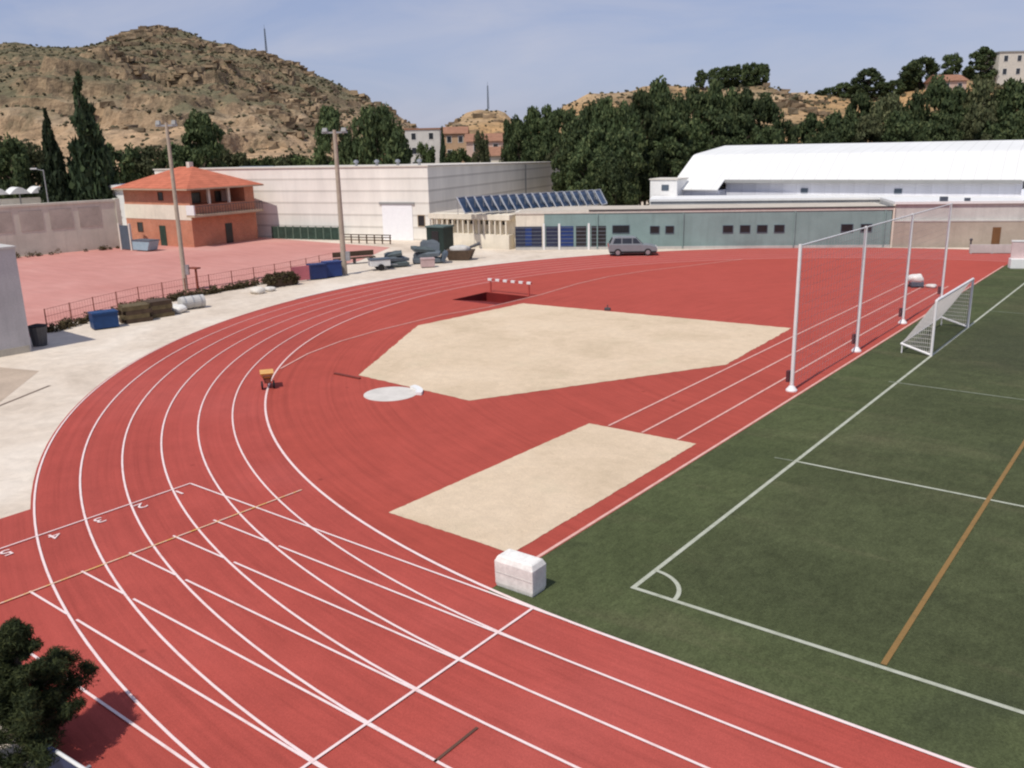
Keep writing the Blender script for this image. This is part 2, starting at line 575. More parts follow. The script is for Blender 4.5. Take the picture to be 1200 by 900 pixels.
# ------------------------------------------------------------------ mesh helpers
class MB:
    def __init__(s):
        s.v = []
        s.f = []

    def add(s, vs, fs):
        o = len(s.v)
        s.v += [tuple(x) for x in vs]
        s.f += [tuple(i + o for i in f) for f in fs]
        return s

    def box(s, x0, x1, y0, y1, z0, z1):
        return s.add([(x0, y0, z0), (x1, y0, z0), (x1, y1, z0), (x0, y1, z0), (x0, y0, z1), (x1, y0, z1), (x1, y1, z1), (x0, y1, z1)],
                     [(3, 2, 1, 0), (4, 5, 6, 7), (0, 1, 5, 4), (1, 2, 6, 5), (2, 3, 7, 6), (3, 0, 4, 7)])

    def prism(s, poly, z0, z1):
        n = len(poly)
        vs = [(x, y, z0) for x, y in poly] + [(x, y, z1) for x, y in poly]
        fs = [tuple(range(n))[::-1], tuple(range(n, 2 * n))] + [(i, (i + 1) % n, n + (i + 1) % n, n + i) for i in range(n)]
        return s.add(vs, fs)

    def extrude_x(s, prof, x0, x1):
        """profile in (y, z), extruded along x"""
        n = len(prof)
        vs = [(x0, a, b) for a, b in prof] + [(x1, a, b) for a, b in prof]
        fs = [tuple(range(n))[::-1], tuple(range(n, 2 * n))] + [(i, (i + 1) % n, n + (i + 1) % n, n + i) for i in range(n)]
        return s.add(vs, fs)

    def extrude_y(s, prof, y0, y1):
        n = len(prof)
        vs = [(a, y0, b) for a, b in prof] + [(a, y1, b) for a, b in prof]
        fs = [tuple(range(n)), tuple(range(n, 2 * n))[::-1]] + [(i, n + i, n + (i + 1) % n, (i + 1) % n) for i in range(n)]
        return s.add(vs, fs)

    def tube(s, a, b, r0, r1=None, n=8, cap=True):
        a, b = Vector(a), Vector(b)
        r1 = r0 if r1 is None else r1
        d = (b - a).normalized()
        q = d.orthogonal().normalized()
        p = d.cross(q)
        vs = []
        for c, r in ((a, r0), (b, r1)):
            for i in range(n):
                t = 2 * PI * i / n
                vs.append(c + q * (r * math.cos(t)) + p * (r * math.sin(t)))
        fs = [(i, (i + 1) % n, n + (i + 1) % n, n + i) for i in range(n)]
        if cap:
            fs += [tuple(range(n))[::-1], tuple(range(n, 2 * n))]
        return s.add(vs, fs)

    def path(s, pts, radii, n=7):
        for i in range(len(pts) - 1):
            s.tube(pts[i], pts[i + 1], radii[i], radii[i + 1], n)
        return s

    def lathe(s, prof, n=16, c=(0, 0, 0)):
        vs = []
        for r, z in prof:
            for i in range(n):
                t = 2 * PI * i / n
                vs.append((c[0] + r * math.cos(t), c[1] + r * math.sin(t), c[2] + z))
        k = len(prof)
        fs = []
        for j in range(k - 1):
            for i in range(n):
                fs.append((j * n + i, j * n + (i + 1) % n, (j + 1) * n + (i + 1) % n, (j + 1) * n + i))
        fs += [tuple(range(n))[::-1], tuple(range((k - 1) * n, k * n))]
        return s.add(vs, fs)

    def build(s, name, mat, parent=None, smooth=False, bevel=0.0):
        me = bpy.data.meshes.new(name)
        me.from_pydata(s.v, [], s.f)
        me.materials.append(M[mat] if isinstance(mat, str) else mat)
        if bevel > 0:
            bm = bmesh.new()
            bm.from_mesh(me)
            bmesh.ops.remove_doubles(bm, verts=bm.verts, dist=1e-5)
            bmesh.ops.bevel(bm, geom=[e for e in bm.edges if e.calc_face_angle(0) > 0.5], offset=bevel, segments=2, affect='EDGES', profile=0.6)
            bm.to_mesh(me)
            bm.free()
        if smooth:
            for p_ in me.polygons:
                p_.use_smooth = True
        me.update()
        o = bpy.data.objects.new(name, me)
        col.objects.link(o)
        if parent is not None:
            o.parent = parent
        return o


def tag(o, label=None, cat=None, group=None, kind=None):
    if label:
        o['label'] = label
    if cat:
        o['category'] = cat
    if group:
        o['group'] = group
    if kind:
        o['kind'] = kind
    return o


def thing(name, loc, rz, label, cat, group=None):
    o = bpy.data.objects.new(name, None)
    o.empty_display_size = 0.2
    col.objects.link(o)
    o.location = loc
    o.rotation_euler = (0, 0, rz)
    return tag(o, label, cat, group)


def dup(root, loc, rz=0.0, scale=None, label=None, group=None):
    c = root.copy()
    col.objects.link(c)
    c.location = loc
    c.rotation_euler = (0, 0, rz)
    if scale:
        c.scale = scale
    if label:
        c['label'] = label
    if group:
        c['group'] = group
    for ch in list(root.children):
        d = ch.copy()
        col.objects.link(d)
        d.parent = c
        for g in list(ch.children):
            e = g.copy()
            col.objects.link(e)
            e.parent = d
    return c


def struct(o):
    o['kind'] = 'structure'
    return o


# ------------------------------------------------------------------ stadium numbers
W = 59.886            # pitch width
YT = -2.027           # inner line of the near straight
LW = 1.2              # lane width
RI = 31.97            # radius of the inner line
CX, CY = 0.4, W / 2   # centre of the bend
XE = 75.0             # how far the straights run


def stadium(r, n=96, xe=XE):
    pts = [(xe, CY - r)]
    for i in range(n + 1):
        a = -PI / 2 - PI * i / n
        pts.append((CX + r * math.cos(a), CY + r * math.sin(a)))
    pts.append((xe, CY + r))
    return pts[::-1]


# pit of the water jump: a hole in all sheets
HX0, HX1, HY0, HY1 = -28.75, -25.05, 26.5, 30.0


def clip(poly, ax, val, keep_less):
    out_ = []
    n = len(poly)
    for i in range(n):
        a, b = poly[i], poly[(i + 1) % n]
        ia = (a[ax] <= val) if keep_less else (a[ax] >= val)
        ib = (b[ax] <= val) if keep_less else (b[ax] >= val)
        if ia:
            out_.append(a)
        if ia != ib:
            t = (val - a[ax]) / (b[ax] - a[ax])
            out_.append((a[0] + t * (b[0] - a[0]), a[1] + t * (b[1] - a[1])))
    return out_


def sheet(name, polys, z, mat, hole=True):
    mb = MB()
    for poly in polys:
        cells = [poly]
        if hole:
            cells = [clip(poly, 0, HX0, True), clip(poly, 0, HX1, False)]
            mid = clip(clip(poly, 0, HX0, False), 0, HX1, True)
            if len(mid) > 2:
                cells += [clip(mid, 1, HY0, True), clip(mid, 1, HY1, False)]
        for c in cells:
            if len(c) > 2:
                mb.add([(x, y, z) for x, y in c], [tuple(range(len(c)))])
    return struct(mb.build(name, mat))


BIG = 3500
sheet('ground', [[(-BIG, -BIG), (BIG, -BIG), (BIG, BIG), (-BIG, BIG)]], 0.0, 'ground')
RO = RI + 6 * LW + 0.10
sheet('running_track', [stadium(RO)], 0.008, 'track')
sheet('sprint_chute', [[(-16.0, CY - RO - 1.2), (XE, CY - RO - 1.2), (XE, CY - RO + 0.02), (CX, CY - RO + 0.02), (-4.0, YT - 6.9), (-10.0, YT - 5.4), (-16.0, YT - 3.0)]], 0.004, 'track', False)
inf = clip(stadium(RI), 0, -2.52, True)
sheet('infield_surface', [inf], 0.012, 'infield')
sheet('turf', [[(-2.55, YT + 0.04), (XE, YT + 0.04), (XE, CY + RI - 0.04), (-2.55, CY + RI - 0.04)]], 0.016, 'turf', False)
def ragged(poly, amp, step, seed):
    r_ = random.Random(seed)
    out_ = []
    for i, a in enumerate(poly):
        b = poly[(i + 1) % len(poly)]
        n_ = max(2, int(math.hypot(b[0] - a[0], b[1] - a[1]) / step))
        for k in range(n_):
            u_ = k / n_
            j = 0 if k == 0 else amp
            out_.append((a[0] + u_ * (b[0] - a[0]) + r_.uniform(-j, j), a[1] + u_ * (b[1] - a[1]) + r_.uniform(-j, j)))
    return out_


# pits
sheet('landing_sector', [ragged([(-19.35, 9.72), (-12.71, 9.35), (-6.92, 19.88), (-7.40, 28.95), (-23.97, 27.75), (-24.75, 19.12)], 0.035, 0.22, 1)], 0.020, 'sand', False)
sheet('jump_pit', [ragged([(-7.5, -0.15), (-3.25, -0.2), (-3.22, 9.6), (-7.3, 9.5)], 0.014, 0.12, 2)], 0.020, 'sand', False)
sheet('court', [[(-38.6, 3.2), (-42.5, 7.2), (-45.6, 15.4), (-46.6, 26.0), (-49.3, 37.5), (-54.5, 46.5), (-76.0, 47.0), (-81.0, 34.5), (-83.5, 15.0), (-70, 2)]], 0.006, 'court', False)


def ribbon(name, pts, wd, z, mat, closed=False):
    mb = MB()
    n = len(pts)
    vs = []
    for i, p in enumerate(pts):
        a = pts[max(0, i - 1)]
        b = pts[min(n - 1, i + 1)]
        d = Vector((b[0] - a[0], b[1] - a[1]))
        d.normalize()
        nx, ny = -d.y * wd / 2, d.x * wd / 2
        vs += [(p[0] + nx, p[1] + ny, z), (p[0] - nx, p[1] - ny, z)]
    mb.add(vs, [(2 * i, 2 * i + 1, 2 * i + 3, 2 * i + 2) for i in range(n - 1)])
    return struct(mb.build(name, mat))


def arc(r, a0, a1, n):
    return [(CX + r * math.cos(a0 + (a1 - a0) * i / n), CY + r * math.sin(a0 + (a1 - a0) * i / n)) for i in range(n + 1)]


ZL = 0.028
for i in range(7):
    r = RI + LW * i
    pts = [(XE, CY - r)] + arc(r, -PI / 2, -3 * PI / 2, 150) + [(XE, CY + r)]
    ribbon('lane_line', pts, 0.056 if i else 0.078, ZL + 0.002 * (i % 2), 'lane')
for i in range(7):
    y = YT - LW * i
    x0 = -13.93 if i == 0 else (-11.0 if i < 6 else -13.93)
    xs = [(x0, y)]
    rj = RI + LW * (i + 1)
    if i < 6 and i > 0:
        xc = CX - math.sqrt(max(0.01, rj * rj - (CY - y) ** 2))
        ribbon('sprint_lane_line', [(x0, y), (xc - 0.05, y)], 0.055, ZL + 0.004, 'lane')
        ribbon('sprint_lane_line', [(xc + 0.35, y), (CX - 0.3, y)], 0.055, ZL + 0.004, 'lane')
    else:
        ribbon('sprint_lane_line', [(x0, y), (CX - 0.3, y)], 0.055, ZL + 0.004, 'lane')
ribbon('finish_line', [(-1.27, YT), (-1.27, YT - 6 * LW)], 0.06, ZL + 0.008, 'lane')
ribbon('hurdle_start_line', [(-13.93, YT), (-13.93, YT - 7.2 * LW)], 0.05, ZL + 0.008, 'lane')
ribbon('start_line', [(-10.75, -0.45), (-10.98, YT - 6 * LW)], 0.048, ZL + 0.008, 'yellow')
ribbon('relay_mark', [(0.33, -6.86), (0.33, -5.78)], 0.055, ZL, 'darkline')
ribbon('outer_kerb', arc(RO + 0.07, -PI * 0.93, -3 * PI / 2, 90) + [(XE, CY + RO + 0.07)], 0.13, 0.034, 'kerb')
# chute numbers
for k in range(6):
    cu = bpy.data.curves.new('lane_number', 'FONT')
    cu.body = str(k + 1)
    cu.size = 0.66
    cu.align_x = 'CENTER'
    cu.align_y = 'CENTER'
    tmp = bpy.data.objects.new('lane_number', cu)
    col.objects.link(tmp)
    dg = bpy.context.evaluated_depsgraph_get()
    me = bpy.data.meshes.new_from_object(tmp.evaluated_get(dg))
    bpy.data.objects.remove(tmp)
    o = bpy.data.objects.new('lane_number', me)
    me.materials.clear()
    me.materials.append(M['lane'])
    col.objects.link(o)
    o.location = (-13.58, YT - LW * (k + 0.5), ZL + 0.004)
    o.rotation_euler = (0, 0, -PI / 2)
    o.scale = (1.0, 0.8, 1)
    struct(o)
# runway lines, steeplechase line
for x in (-6.58, -5.25, -3.92):
    ribbon('runway_line', [(x, 9.62), (x, 30), (x + 0.1, 47)], 0.085, ZL, 'faint')
sp = [(-23.2, 8.55), (-24.5, 11.2), (-25.3, 14.0), (-25.65, 17), (-25.7, 22), (-24.95, 25.5), (-24.9, 31), (-25.4, 36), (-25.3, 40), (-24.4, 44), (-23.0, 47.6), (-20.9, 53.5)]
ribbon('steeplechase_line', sp, 0.085, ZL + 0.006, 'faint')
ribbon('infield_edge_strip', [(-2.62, -0.1), (-2.62, CY + RI - 3)], 0.09, 0.0225, 'faint')
# pitch lines
ZP = 0.024
ribbon('goal_line', [(0, -0.05), (0, 24)], 0.11, ZP, 'pitchline')
ribbon('goal_line', [(0, 24), (0, W + 0.05)], 0.11, ZP, 'pitchline')
ribbon('touch_line', [(-0.05, 0), (XE, 0)], 0.11, ZP + 0.004, 'pitchline')
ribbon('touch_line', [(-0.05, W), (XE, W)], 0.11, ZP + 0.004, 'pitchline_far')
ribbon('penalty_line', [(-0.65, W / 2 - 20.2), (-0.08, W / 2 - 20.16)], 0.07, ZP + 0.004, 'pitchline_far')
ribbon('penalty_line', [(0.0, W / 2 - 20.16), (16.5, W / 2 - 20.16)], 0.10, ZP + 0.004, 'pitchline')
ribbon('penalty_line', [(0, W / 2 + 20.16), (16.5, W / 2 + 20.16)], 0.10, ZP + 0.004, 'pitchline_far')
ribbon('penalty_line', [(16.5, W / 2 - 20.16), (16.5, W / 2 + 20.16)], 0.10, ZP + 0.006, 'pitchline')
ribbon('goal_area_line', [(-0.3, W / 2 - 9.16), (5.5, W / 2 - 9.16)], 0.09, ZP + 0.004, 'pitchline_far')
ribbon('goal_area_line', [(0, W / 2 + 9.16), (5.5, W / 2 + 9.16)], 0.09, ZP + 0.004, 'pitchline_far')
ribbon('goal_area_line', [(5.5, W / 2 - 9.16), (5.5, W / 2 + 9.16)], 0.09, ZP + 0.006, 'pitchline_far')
ribbon('corner_arc', [(math.cos(a) * 1.0, math.sin(a) * 1.0) for a in [PI / 2 * i / 14 for i in range(15)]], 0.10, ZP + 0.008, 'pitchline')
ribbon('small_pitch_line', [(5.3, 0.1), (5.3, W - 0.1)], 0.11, ZP + 0.008, 'orange')
# paving marks outside the track
ribbon('drain_channel', [(-26.6, -3.9), (-29.4, 1.2)], 0.16, 0.004, 'drain')
MBp = MB()
MBp.add([(-28.5, -1.2, .003), (-32.5, 2.2, .003), (-36.5, 1.0, .003), (-34.5, -4.5, .003), (-30, -5, .003)], [(0, 1, 2, 3, 4)])
struct(MBp.build('paving_patch', plain('darker_beige_paving', (0.47, 0.37, 0.28), 0.95, 0.15, 0.5, space='world')))

# shot circle with its toe board
t = thing('shot_put_circle', (-16.0, 8.35, 0.012), 0, 'round pale concrete throwing circle with white toe board at the tip of the sand sector', 'throwing circle')
MB().lathe([(1.07, 0.0), (1.07, 0.012), (1.0, 0.014)], 40).build('concrete_disc', 'concrete', t)
mb = MB()
pr = []
for i in range(13):
    a = R(25 + 60 * i / 12)
    pr.append((1.04 * math.cos(a), 1.04 * math.sin(a)))
for i in range(13):
    a = R(85 - 60 * i / 12)
    pr.append((1.30 * math.cos(a), 1.30 * math.sin(a)))
mb.prism(pr, 0.0, 0.11).build('toe_board', 'whitepaint', t)
o = tag(MB().box(-0.8, 0.8, -0.07, 0.07, 0, 0.06).build('plank', plain('dark_red_timber', (0.16, 0.035, 0.025), 0.8, 0.2, 2), bevel=0.01), 'dark red plank lying at the left tip of the big sand area', 'plank')
o.location = (-19.6, 9.3, 0.013)
t = thing('sector_marker', (-18.25, 28.42, 0.012), 0.3, 'tiny dark marker block on the far edge of the big sand area', 'marker')
MB().box(-0.17, 0.17, -0.12, 0.12, 0, 0.16).build('marker_body', 'darksteel', t, bevel=0.02)
MB().tube((0, 0, 0.16), (0, 0, 0.34), 0.03, 0.03).build('marker_handle', 'darksteel', t)

# water jump: sloping red pit and its striped barrier
pit = thing('water_jump_pit', ((HX0 + HX1) / 2, HY1, 0), 0, 'dark red sunken water jump pit in front of the striped barrier', 'water jump')
hw = (HX1 - HX0) / 2
dl = HY1 - HY0
MB().add([(-hw, -dl, 0.0), (hw, -dl, 0.0), (hw, 0, -0.6), (-hw, 0, -0.6)], [(0, 1, 2, 3)]).build('sloping_floor', 'pitred', pit)
MB().add([(-hw, 0, 0.012), (hw, 0, 0.012), (hw, 0, -0.6), (-hw, 0, -0.6), (-hw, -dl, 0.012), (hw, -dl, 0.012), (-hw, -dl, 0), (hw, -dl, 0)],
         [(0, 1, 2, 3), (0, 3, 6, 4), (1, 5, 7, 2)]).build('side_wall', 'pitred', pit)
b = thing('water_jump_barrier', (-26.9, 30.15, 0.012), 0, 'low hurdle with red and white striped beam behind the dark pit', 'hurdle')
MB().box(-1.83, 1.83, -0.06, 0.06, 0.78, 0.91).build('beam', 'redpaint', b, bevel=0.008)
for i in range(6):
    x = -1.62 + i * 0.65
    MB().box(x - 0.16, x + 0.16, -0.068, 0.068, 0.772, 0.918).build('white_stripe', 'whitepaint', b)
for s in (-1, 1):
    MB().box(s * 1.6 - 0.05, s * 1.6 + 0.05, -0.045, 0.045, 0, 0.775).build('leg', 'redpaint', b)

# ------------------------------------------------------------------ things on the track
# white covered box beside the track
t = thing('covered_box', (-2.05, -1.42, 0.014), R(1), 'white box with sloped top edges at the inner edge of the track by the turf', 'box')
mb = MB()
lev = [(0.0, 0.49, 0.24), (0.10, 0.515, 0.26), (0.62, 0.52, 0.27), (0.73, 0.47, 0.22), (0.755, 0.44, 0.19)]
vs, fs = [], []
for z, a, c in lev:
    vs += [(-a, -c, z), (a, -c, z), (a, c, z), (-a, c, z)]
for j in range(len(lev) - 1):
    for i in range(4):
        fs.append((4 * j + i, 4 * j + (i + 1) % 4, 4 * j + 4 + (i + 1) % 4, 4 * j + 4 + i))
fs += [(3, 2, 1, 0), tuple(range(4 * len(lev) - 4, 4 * len(lev)))]
mb.add(vs, fs).build('cover', 'whitefoam', t, bevel=0.02)
MB().box(-0.50, 0.50, -0.274, -0.264, 0.36, 0.375).build('seam', plain('grey_seam', (0.55, 0.52, 0.48), 0.7), t)
MB().box(-0.5, 0.5, -0.21, 0.21, 0.0, 0.02).build('base_board', 'steel', t)

# yellow hand cart on the bend
t = thing('hand_cart', (-21.0, 6.2, 0.010), R(-35), 'small yellow topped hand cart with black wheels on the bend lanes', 'cart')
mb = MB()
vs = []
for z, a, c in [(0.42, 0.22, 0.17), (0.68, 0.40, 0.28)]:
    vs += [(-a - 0.1, -c, z), (a - 0.1, -c, z), (a - 0.1, c, z), (-a - 0.1, c, z)]
mb.add(vs, [(3, 2, 1, 0), (4, 5, 6, 7), (0, 1, 5, 4), (1, 2, 6, 5), (2, 3, 7, 6), (3, 0, 4, 7)])
mb.build('tray', 'orangeplastic', t, bevel=0.02)
MB().box(-0.16, 0.20, -0.14, 0.14, 0.24, 0.42).build('body', 'rust', t, bevel=0.02)
for s in (-1, 1):
    wh = MB().tube((0.16, s * 0.2, 0.17), (0.16, s * 0.27, 0.17), 0.17, 0.17, 18).build('wheel', 'rubber', t)
    MB().tube((0.16, s * 0.19, 0.17), (0.16, s * 0.28, 0.17), 0.06, 0.06, 12).build('hub', 'darksteel', wh)
MB().path([(0.2, -0.15, 0.4), (0.45, -0.15, 0.62), (0.45, 0.15, 0.62), (0.2, 0.15, 0.4)], [0.014] * 4).build('handle', 'darksteel', t)
MB().box(-0.3, -0.24, -0.02, 0.02, 0, 0.43).build('rest_leg', 'darksteel', t)


def blob(mb, cx, cy, cz, rx, ry, rz, seed, nu=16, nv=10, amp=0.12, floor=0.0):
    rng = random.Random(seed)
    ph = [(rng.uniform(0, 6.28), rng.uniform(0, 6.28), rng.randint(1, 4), rng.randint(1, 4)) for _ in range(5)]
    vs, fs = [], []
    for j in range(nv + 1):
        th = PI * j / nv
        for i in range(nu):
            a = 2 * PI * i / nu
            k = 1 + amp * sum(math.sin(p * a + q) * math.sin(o_ * th + s) for q, s, p, o_ in ph) / 2
            sx = math.copysign(abs(math.cos(a)) ** 0.6, math.cos(a))
            sy = math.copysign(abs(math.sin(a)) ** 0.6, math.sin(a))
            z = cz + rz * k * math.cos(th)
            st = math.sin(th) ** 0.6
            vs.append((cx + rx * k * sx * st, cy + ry * k * sy * st, max(floor, z)))
    for j in range(nv):
        for i in range(nu):
            fs.append((j * nu + i, (j + 1) * nu + i, (j + 1) * nu + (i + 1) % nu, j * nu + (i + 1) % nu))
    return mb.add(vs, fs)


t = thing('covered_bundle', (-5.5, 45.7, 0.012), R(30), 'white covered bundle with dark grey underside on the far runway', 'bundle')
blob(MB(), -0.05, 0, 0.55, 0.48, 0.38, 0.28, 4).build('white_cover', 'whitefoam', t, smooth=True)
MB().box(-0.36, 0.42, -0.32, 0.32, 0.08, 0.36).build('base_frame', 'slate', t, bevel=0.04)
for sx in (-1, 1):
    for sy in (-1, 1):
        MB().tube((sx * 0.32, sy * 0.26, 0.08), (sx * 0.32, sy * 0.31, 0.08), 0.08, 0.08, 10).build('wheel', 'rubber', t)
o = tag(blob(MB(), 0, 0, 0.12, 0.3, 0.24, 0.13, 9, 12, 6).build('cloth_heap', 'whitefoam', smooth=True), 'small white heap on the runway just right of the covered bundle', 'heap')
o.location = (-4.6, 45.9, 0.014)

# ------------------------------------------------------------------ goal
g = thing('football_goal', (0, W / 2, 0.016), 0, 'white football goal with net standing on the goal line of the turf pitch', 'goal')
GH, GD, GZ = 2.44, 1.3, 0.42
for s in (-1, 1):
    MB().tube((0, s * 3.72, 0), (0, s * 3.72, GH + 0.06), 0.06, 0.06, 14).build('post', 'postwhite', g)
MB().tube((0, -3.72, GH + 0.06), (0, 3.72, GH + 0.06), 0.06, 0.06, 14).build('crossbar', 'postwhite', g)
for s in (-1, 1):
    MB().tube((-0.05, s * 3.72, 0.06), (-GD, s * 3.72, GZ), 0.055, 0.055, 10).build('side_rail', 'postwhite', g)
    MB().tube((-GD + 0.05, s * 3.72, 0.0), (-GD + 0.05, s * 3.72, GZ - 0.04), 0.03, 0.03, 8).build('rear_foot', 'postwhite', g)
MB().tube((-GD, -3.72, GZ), (-GD, 3.72, GZ), 0.04, 0.04, 10).build('rear_rail', 'postwhite', g)
mb = MB()


def strand(mb, a, b, r=0.010):
    mb.tube(a, b, r, r, 3, False)


ny, nk = 54, 17
prof = []
for k in range(nk + 1):
    u_ = k / nk
    # net falls from the crossbar in a slack curve to the rear rail
    prof.append((-GD * (u_ ** 0.85), GZ + (GH - GZ) * (1 - u_) - 0.12 * math.sin(PI * u_)))
for i in range(ny + 1):
    y = -3.66 + 7.32 * i / ny
    for k in range(nk):
        strand(mb, (prof[k][0], y, max(0.04, prof[k][1])), (prof[k + 1][0], y, max(0.04, prof[k + 1][1])))
for k in range(1, nk):
    strand(mb, (prof[k][0], -3.66, max(0.04, prof[k][1])), (prof[k][0], 3.66, max(0.04, prof[k][1])))
for s in (-1, 1):
    for k in range(1, nk):
        x, z = prof[k]
        strand(mb, (x, s * 3.68, 0.06 + (GZ - 0.06) * -x / GD), (x, s * 3.68, max(0.07, z)))
    for q in range(1, 13):
        zz = q * GH / 13
        xx = max((p_[0] for p_ in prof if p_[1] <= zz), default=-0.1)
        lo = min([p_ for p_ in prof if p_[1] >= zz], key=lambda p_: p_[1])
        strand(mb, (-GD * max(0.0, (0.06 - zz) / (0.06 - GZ)) if zz < GZ else lo[0], s * 3.68, zz), (0, s * 3.68, zz))
mb.build('net', plain('white_net_cord', (0.72, 0.68, 0.64), 0.8, 0.05), g)

# ------------------------------------------------------------------ tall ball-stop frame
t = thing('ball_stop_frame', (-3.02, 17.4, 0.012), 0, 'tall white ball stop frame of four posts with a see-through net beside the runway', 'ball stop net')
FHt = 5.7
ys = [0, 8.03, 15.75, 24.1]
for y in ys:
    pz = MB().tube((0, y, 0.0), (0, y, FHt), 0.075, 0.065, 12).build('post', 'postwhite', t)
    MB().lathe([(0.22, 0.0), (0.22, 0.05), (0.10, 0.20), (0.085, 0.22)], 16, (0, y, 0)).build('post_foot', 'postwhite', pz)
    MB().box(-0.22, -0.09, y - 0.10, y + 0.10, 0.35, 0.80).build('winch_box', plain('dark_maroon_box', (0.10, 0.03, 0.035), 0.7), pz, bevel=0.01)
for i in range(3):
    MB().tube((0, ys[i] + 0.04, FHt - 0.05), (0, ys[i + 1] - 0.04, FHt - 0.05), 0.028, 0.028, 10).build('top_bar', 'postwhite', t)
mb = MB()
n = 68
for i in range(n + 1):
    y = ys[-1] * i / n
    strand(mb, (-0.02, y, 0.05), (-0.02, y, FHt - 0.06), 0.0045)
for k in range(18):
    z = 0.05 + (FHt - 0.15) * k / 17
    strand(mb, (-0.02, 0, z), (-0.02, ys[-1], z), 0.0045)
mb.build('net', plain('thin_pale_cord', (0.60, 0.50, 0.48), 0.8, 0.05), t)

# white barrier at the far corner of the turf
t = thing('boxy_barrier', (-1.0, 58.3, 0.01), R(24), 'white boxy barrier with pale pink upper panel at the far right corner of the turf', 'barrier')
MB().box(-1.2, 2.6, -0.35, 0.35, 0.0, 0.72).build('lower_block', 'whitepaint', t, bevel=0.05)
MB().box(-1.15, 2.55, 0.05, 0.18, 0.72, 1.9).build('upper_panel', plain('pale_pink_panel', (0.66, 0.50, 0.48), 0.7, 0.08), t, bevel=0.02)
MB().box(-1.2, 2.6, 0.02, 0.21, 1.9, 2.02).build('top_rail', 'whitepaint', t, bevel=0.02)

# ------------------------------------------------------------------ buildings
def rect_window(mb_glass, x0, x1, y, z0, z1):
    mb_glass.box(x0, x1, y - 0.012, y + 0.06, z0, z1)


def window(parent, x0, x1, yf, z0, z1, frame='frame', glass='glass', fw_=0.08, name='window', axis='x', sill=True):
    """framed window proud of a facade facing local -y (axis x) or +x (axis y: yf is the x of the facade)"""
    a = MB()
    if axis == 'x':
        for bx in ((x0 - fw_, x0, z0 - fw_, z1 + fw_), (x1, x1 + fw_, z0 - fw_, z1 + fw_), (x0, x1, z1, z1 + fw_), (x0, x1, z0 - fw_, z0)):
            a.box(bx[0], bx[1], yf - 0.05, yf + 0.05, bx[2], bx[3])
        f = a.build(name, frame, parent)
        MB().box(x0, x1, yf - 0.012, yf + 0.03, z0, z1).build('pane', glass, f)
    else:
        for bx in ((x0 - fw_, x0, z0 - fw_, z1 + fw_), (x1, x1 + fw_, z0 - fw_, z1 + fw_), (x0, x1, z1, z1 + fw_), (x0, x1, z0 - fw_, z0)):
            a.box(yf - 0.05, yf + 0.05, bx[0], bx[1], bx[2], bx[3])
        f = a.build(name, frame, parent)
        MB().box(yf - 0.03, yf + 0.012, x0, x1, z0, z1).build('pane', glass, f)
    return f


# --- cream warehouse: local +x along the lit front, local y back; origin at the front right corner
aw = math.atan2(0.27, 0.963)
t = thing('warehouse', (-55.2, 53.1, 0), aw, 'large cream clad warehouse with horizontal ribs and a white door', 'warehouse')
WL, WD, WH = 36.0, 43.0, 7.55
WB_ = 6.85
MB().extrude_x([(0, 0), (WD, 0), (WD, WB_), (0, WH)], -WL, 0).build('wall', 'warehouse', t)
MB().extrude_x([(-0.1, WH + 0.002), (WD + 0.1, WB_ + 0.002), (WD + 0.1, WB_ + 0.14), (-0.1, WH + 0.14)], -WL - 0.1, 0.1).build('roof', 'offwhite', t)
d = MB().box(-5.6, -2.0, -0.06, -0.002, 0.0, 3.7).build('door', plain('bright_white_door', (0.9, 0.9, 0.9), 0.5, 0.03), t)
MB().box(-5.9, -1.7, -0.14, -0.003, 3.72, 3.95).build('door_lintel', 'greyroof', t)
window(t, -1.35, -0.6, 0, 1.5, 2.6, 'creamdk', 'dark', 0.06)
for k in range(4):
    x = -9 - k * 2.6
    u1 = MB().lathe([(0.16, 0), (0.16, 0.4), (0.30, 0.42), (0.26, 0.62), (0.05, 0.72)], 12, (x + 6.5, 3.0, WH + 0.02)).build('roof_vent', 'steel', t)
MB().box(0.002, 0.10, 27.6, 27.8, 0, 7.0).build('downpipe', 'greyroof', t)

# --- brick house
ab = R(5.5)
t = thing('brick_house', (-73.4, 37.0, 0), ab, 'two storey orange brick house with hipped red tile roof and corner balcony', 'house')
BL, BD = 10.8, 8.6
MB().box(-BL, 0, 0, BD, 0, 2.75).build('ground_floor', 'brick', t)
MB().box(-BL - 0.03, 0.03, -0.03, 0.1, 2.753, 4.25).build('white_band', 'cream', t)
MB().box(-BL, -0.01, 0.102, BD, 2.753, 4.25).build('band_core', 'brick', t)
# first floor with recessed balcony on the right face
MB().add([], []).prism([(-BL, 0.05), (-2.6, 0.05), (-2.6, BD), (-BL, BD)], 4.253, 5.85).build('upper_floor', 'brick', t)
MB().box(-2.597, -0.05, 0.05, 0.35, 4.253, 5.85).build('upper_front', 'brick', t)
MB().box(-2.597, -0.05, BD - 1.3, BD, 4.253, 5.85).build('upper_rear', 'brick', t)
for y in (2.6, 5.2):
    MB().box(-0.3, -0.05, y - 0.13, y + 0.13, 3.55, 5.85).build('balcony_column', 'offwhite', t)
MB().box(0.032, 1.25, -0.55, BD, 3.1, 3.32).build('balcony_slab', 'creamdk', t)
rl = MB()
for i in range(26):
    y = -0.5 + (BD + 0.4) * i / 25
    rl.box(1.18, 1.21, y, y + 0.03, 3.32, 4.15)
rl.box(1.16, 1.23, -0.53, BD - 0.05, 4.15, 4.21)
rl.build('balcony_railing', 'darksteel', t)
MB().box(0.05, 1.24, -0.56, -0.41, 3.323, 4.3).build('balcony_wall', 'whitepaint', t)
window(t, 5.5, 6.7, -2.585, 3.6, 5.3, 'brownwood', 'dark', 0.1, axis='y')
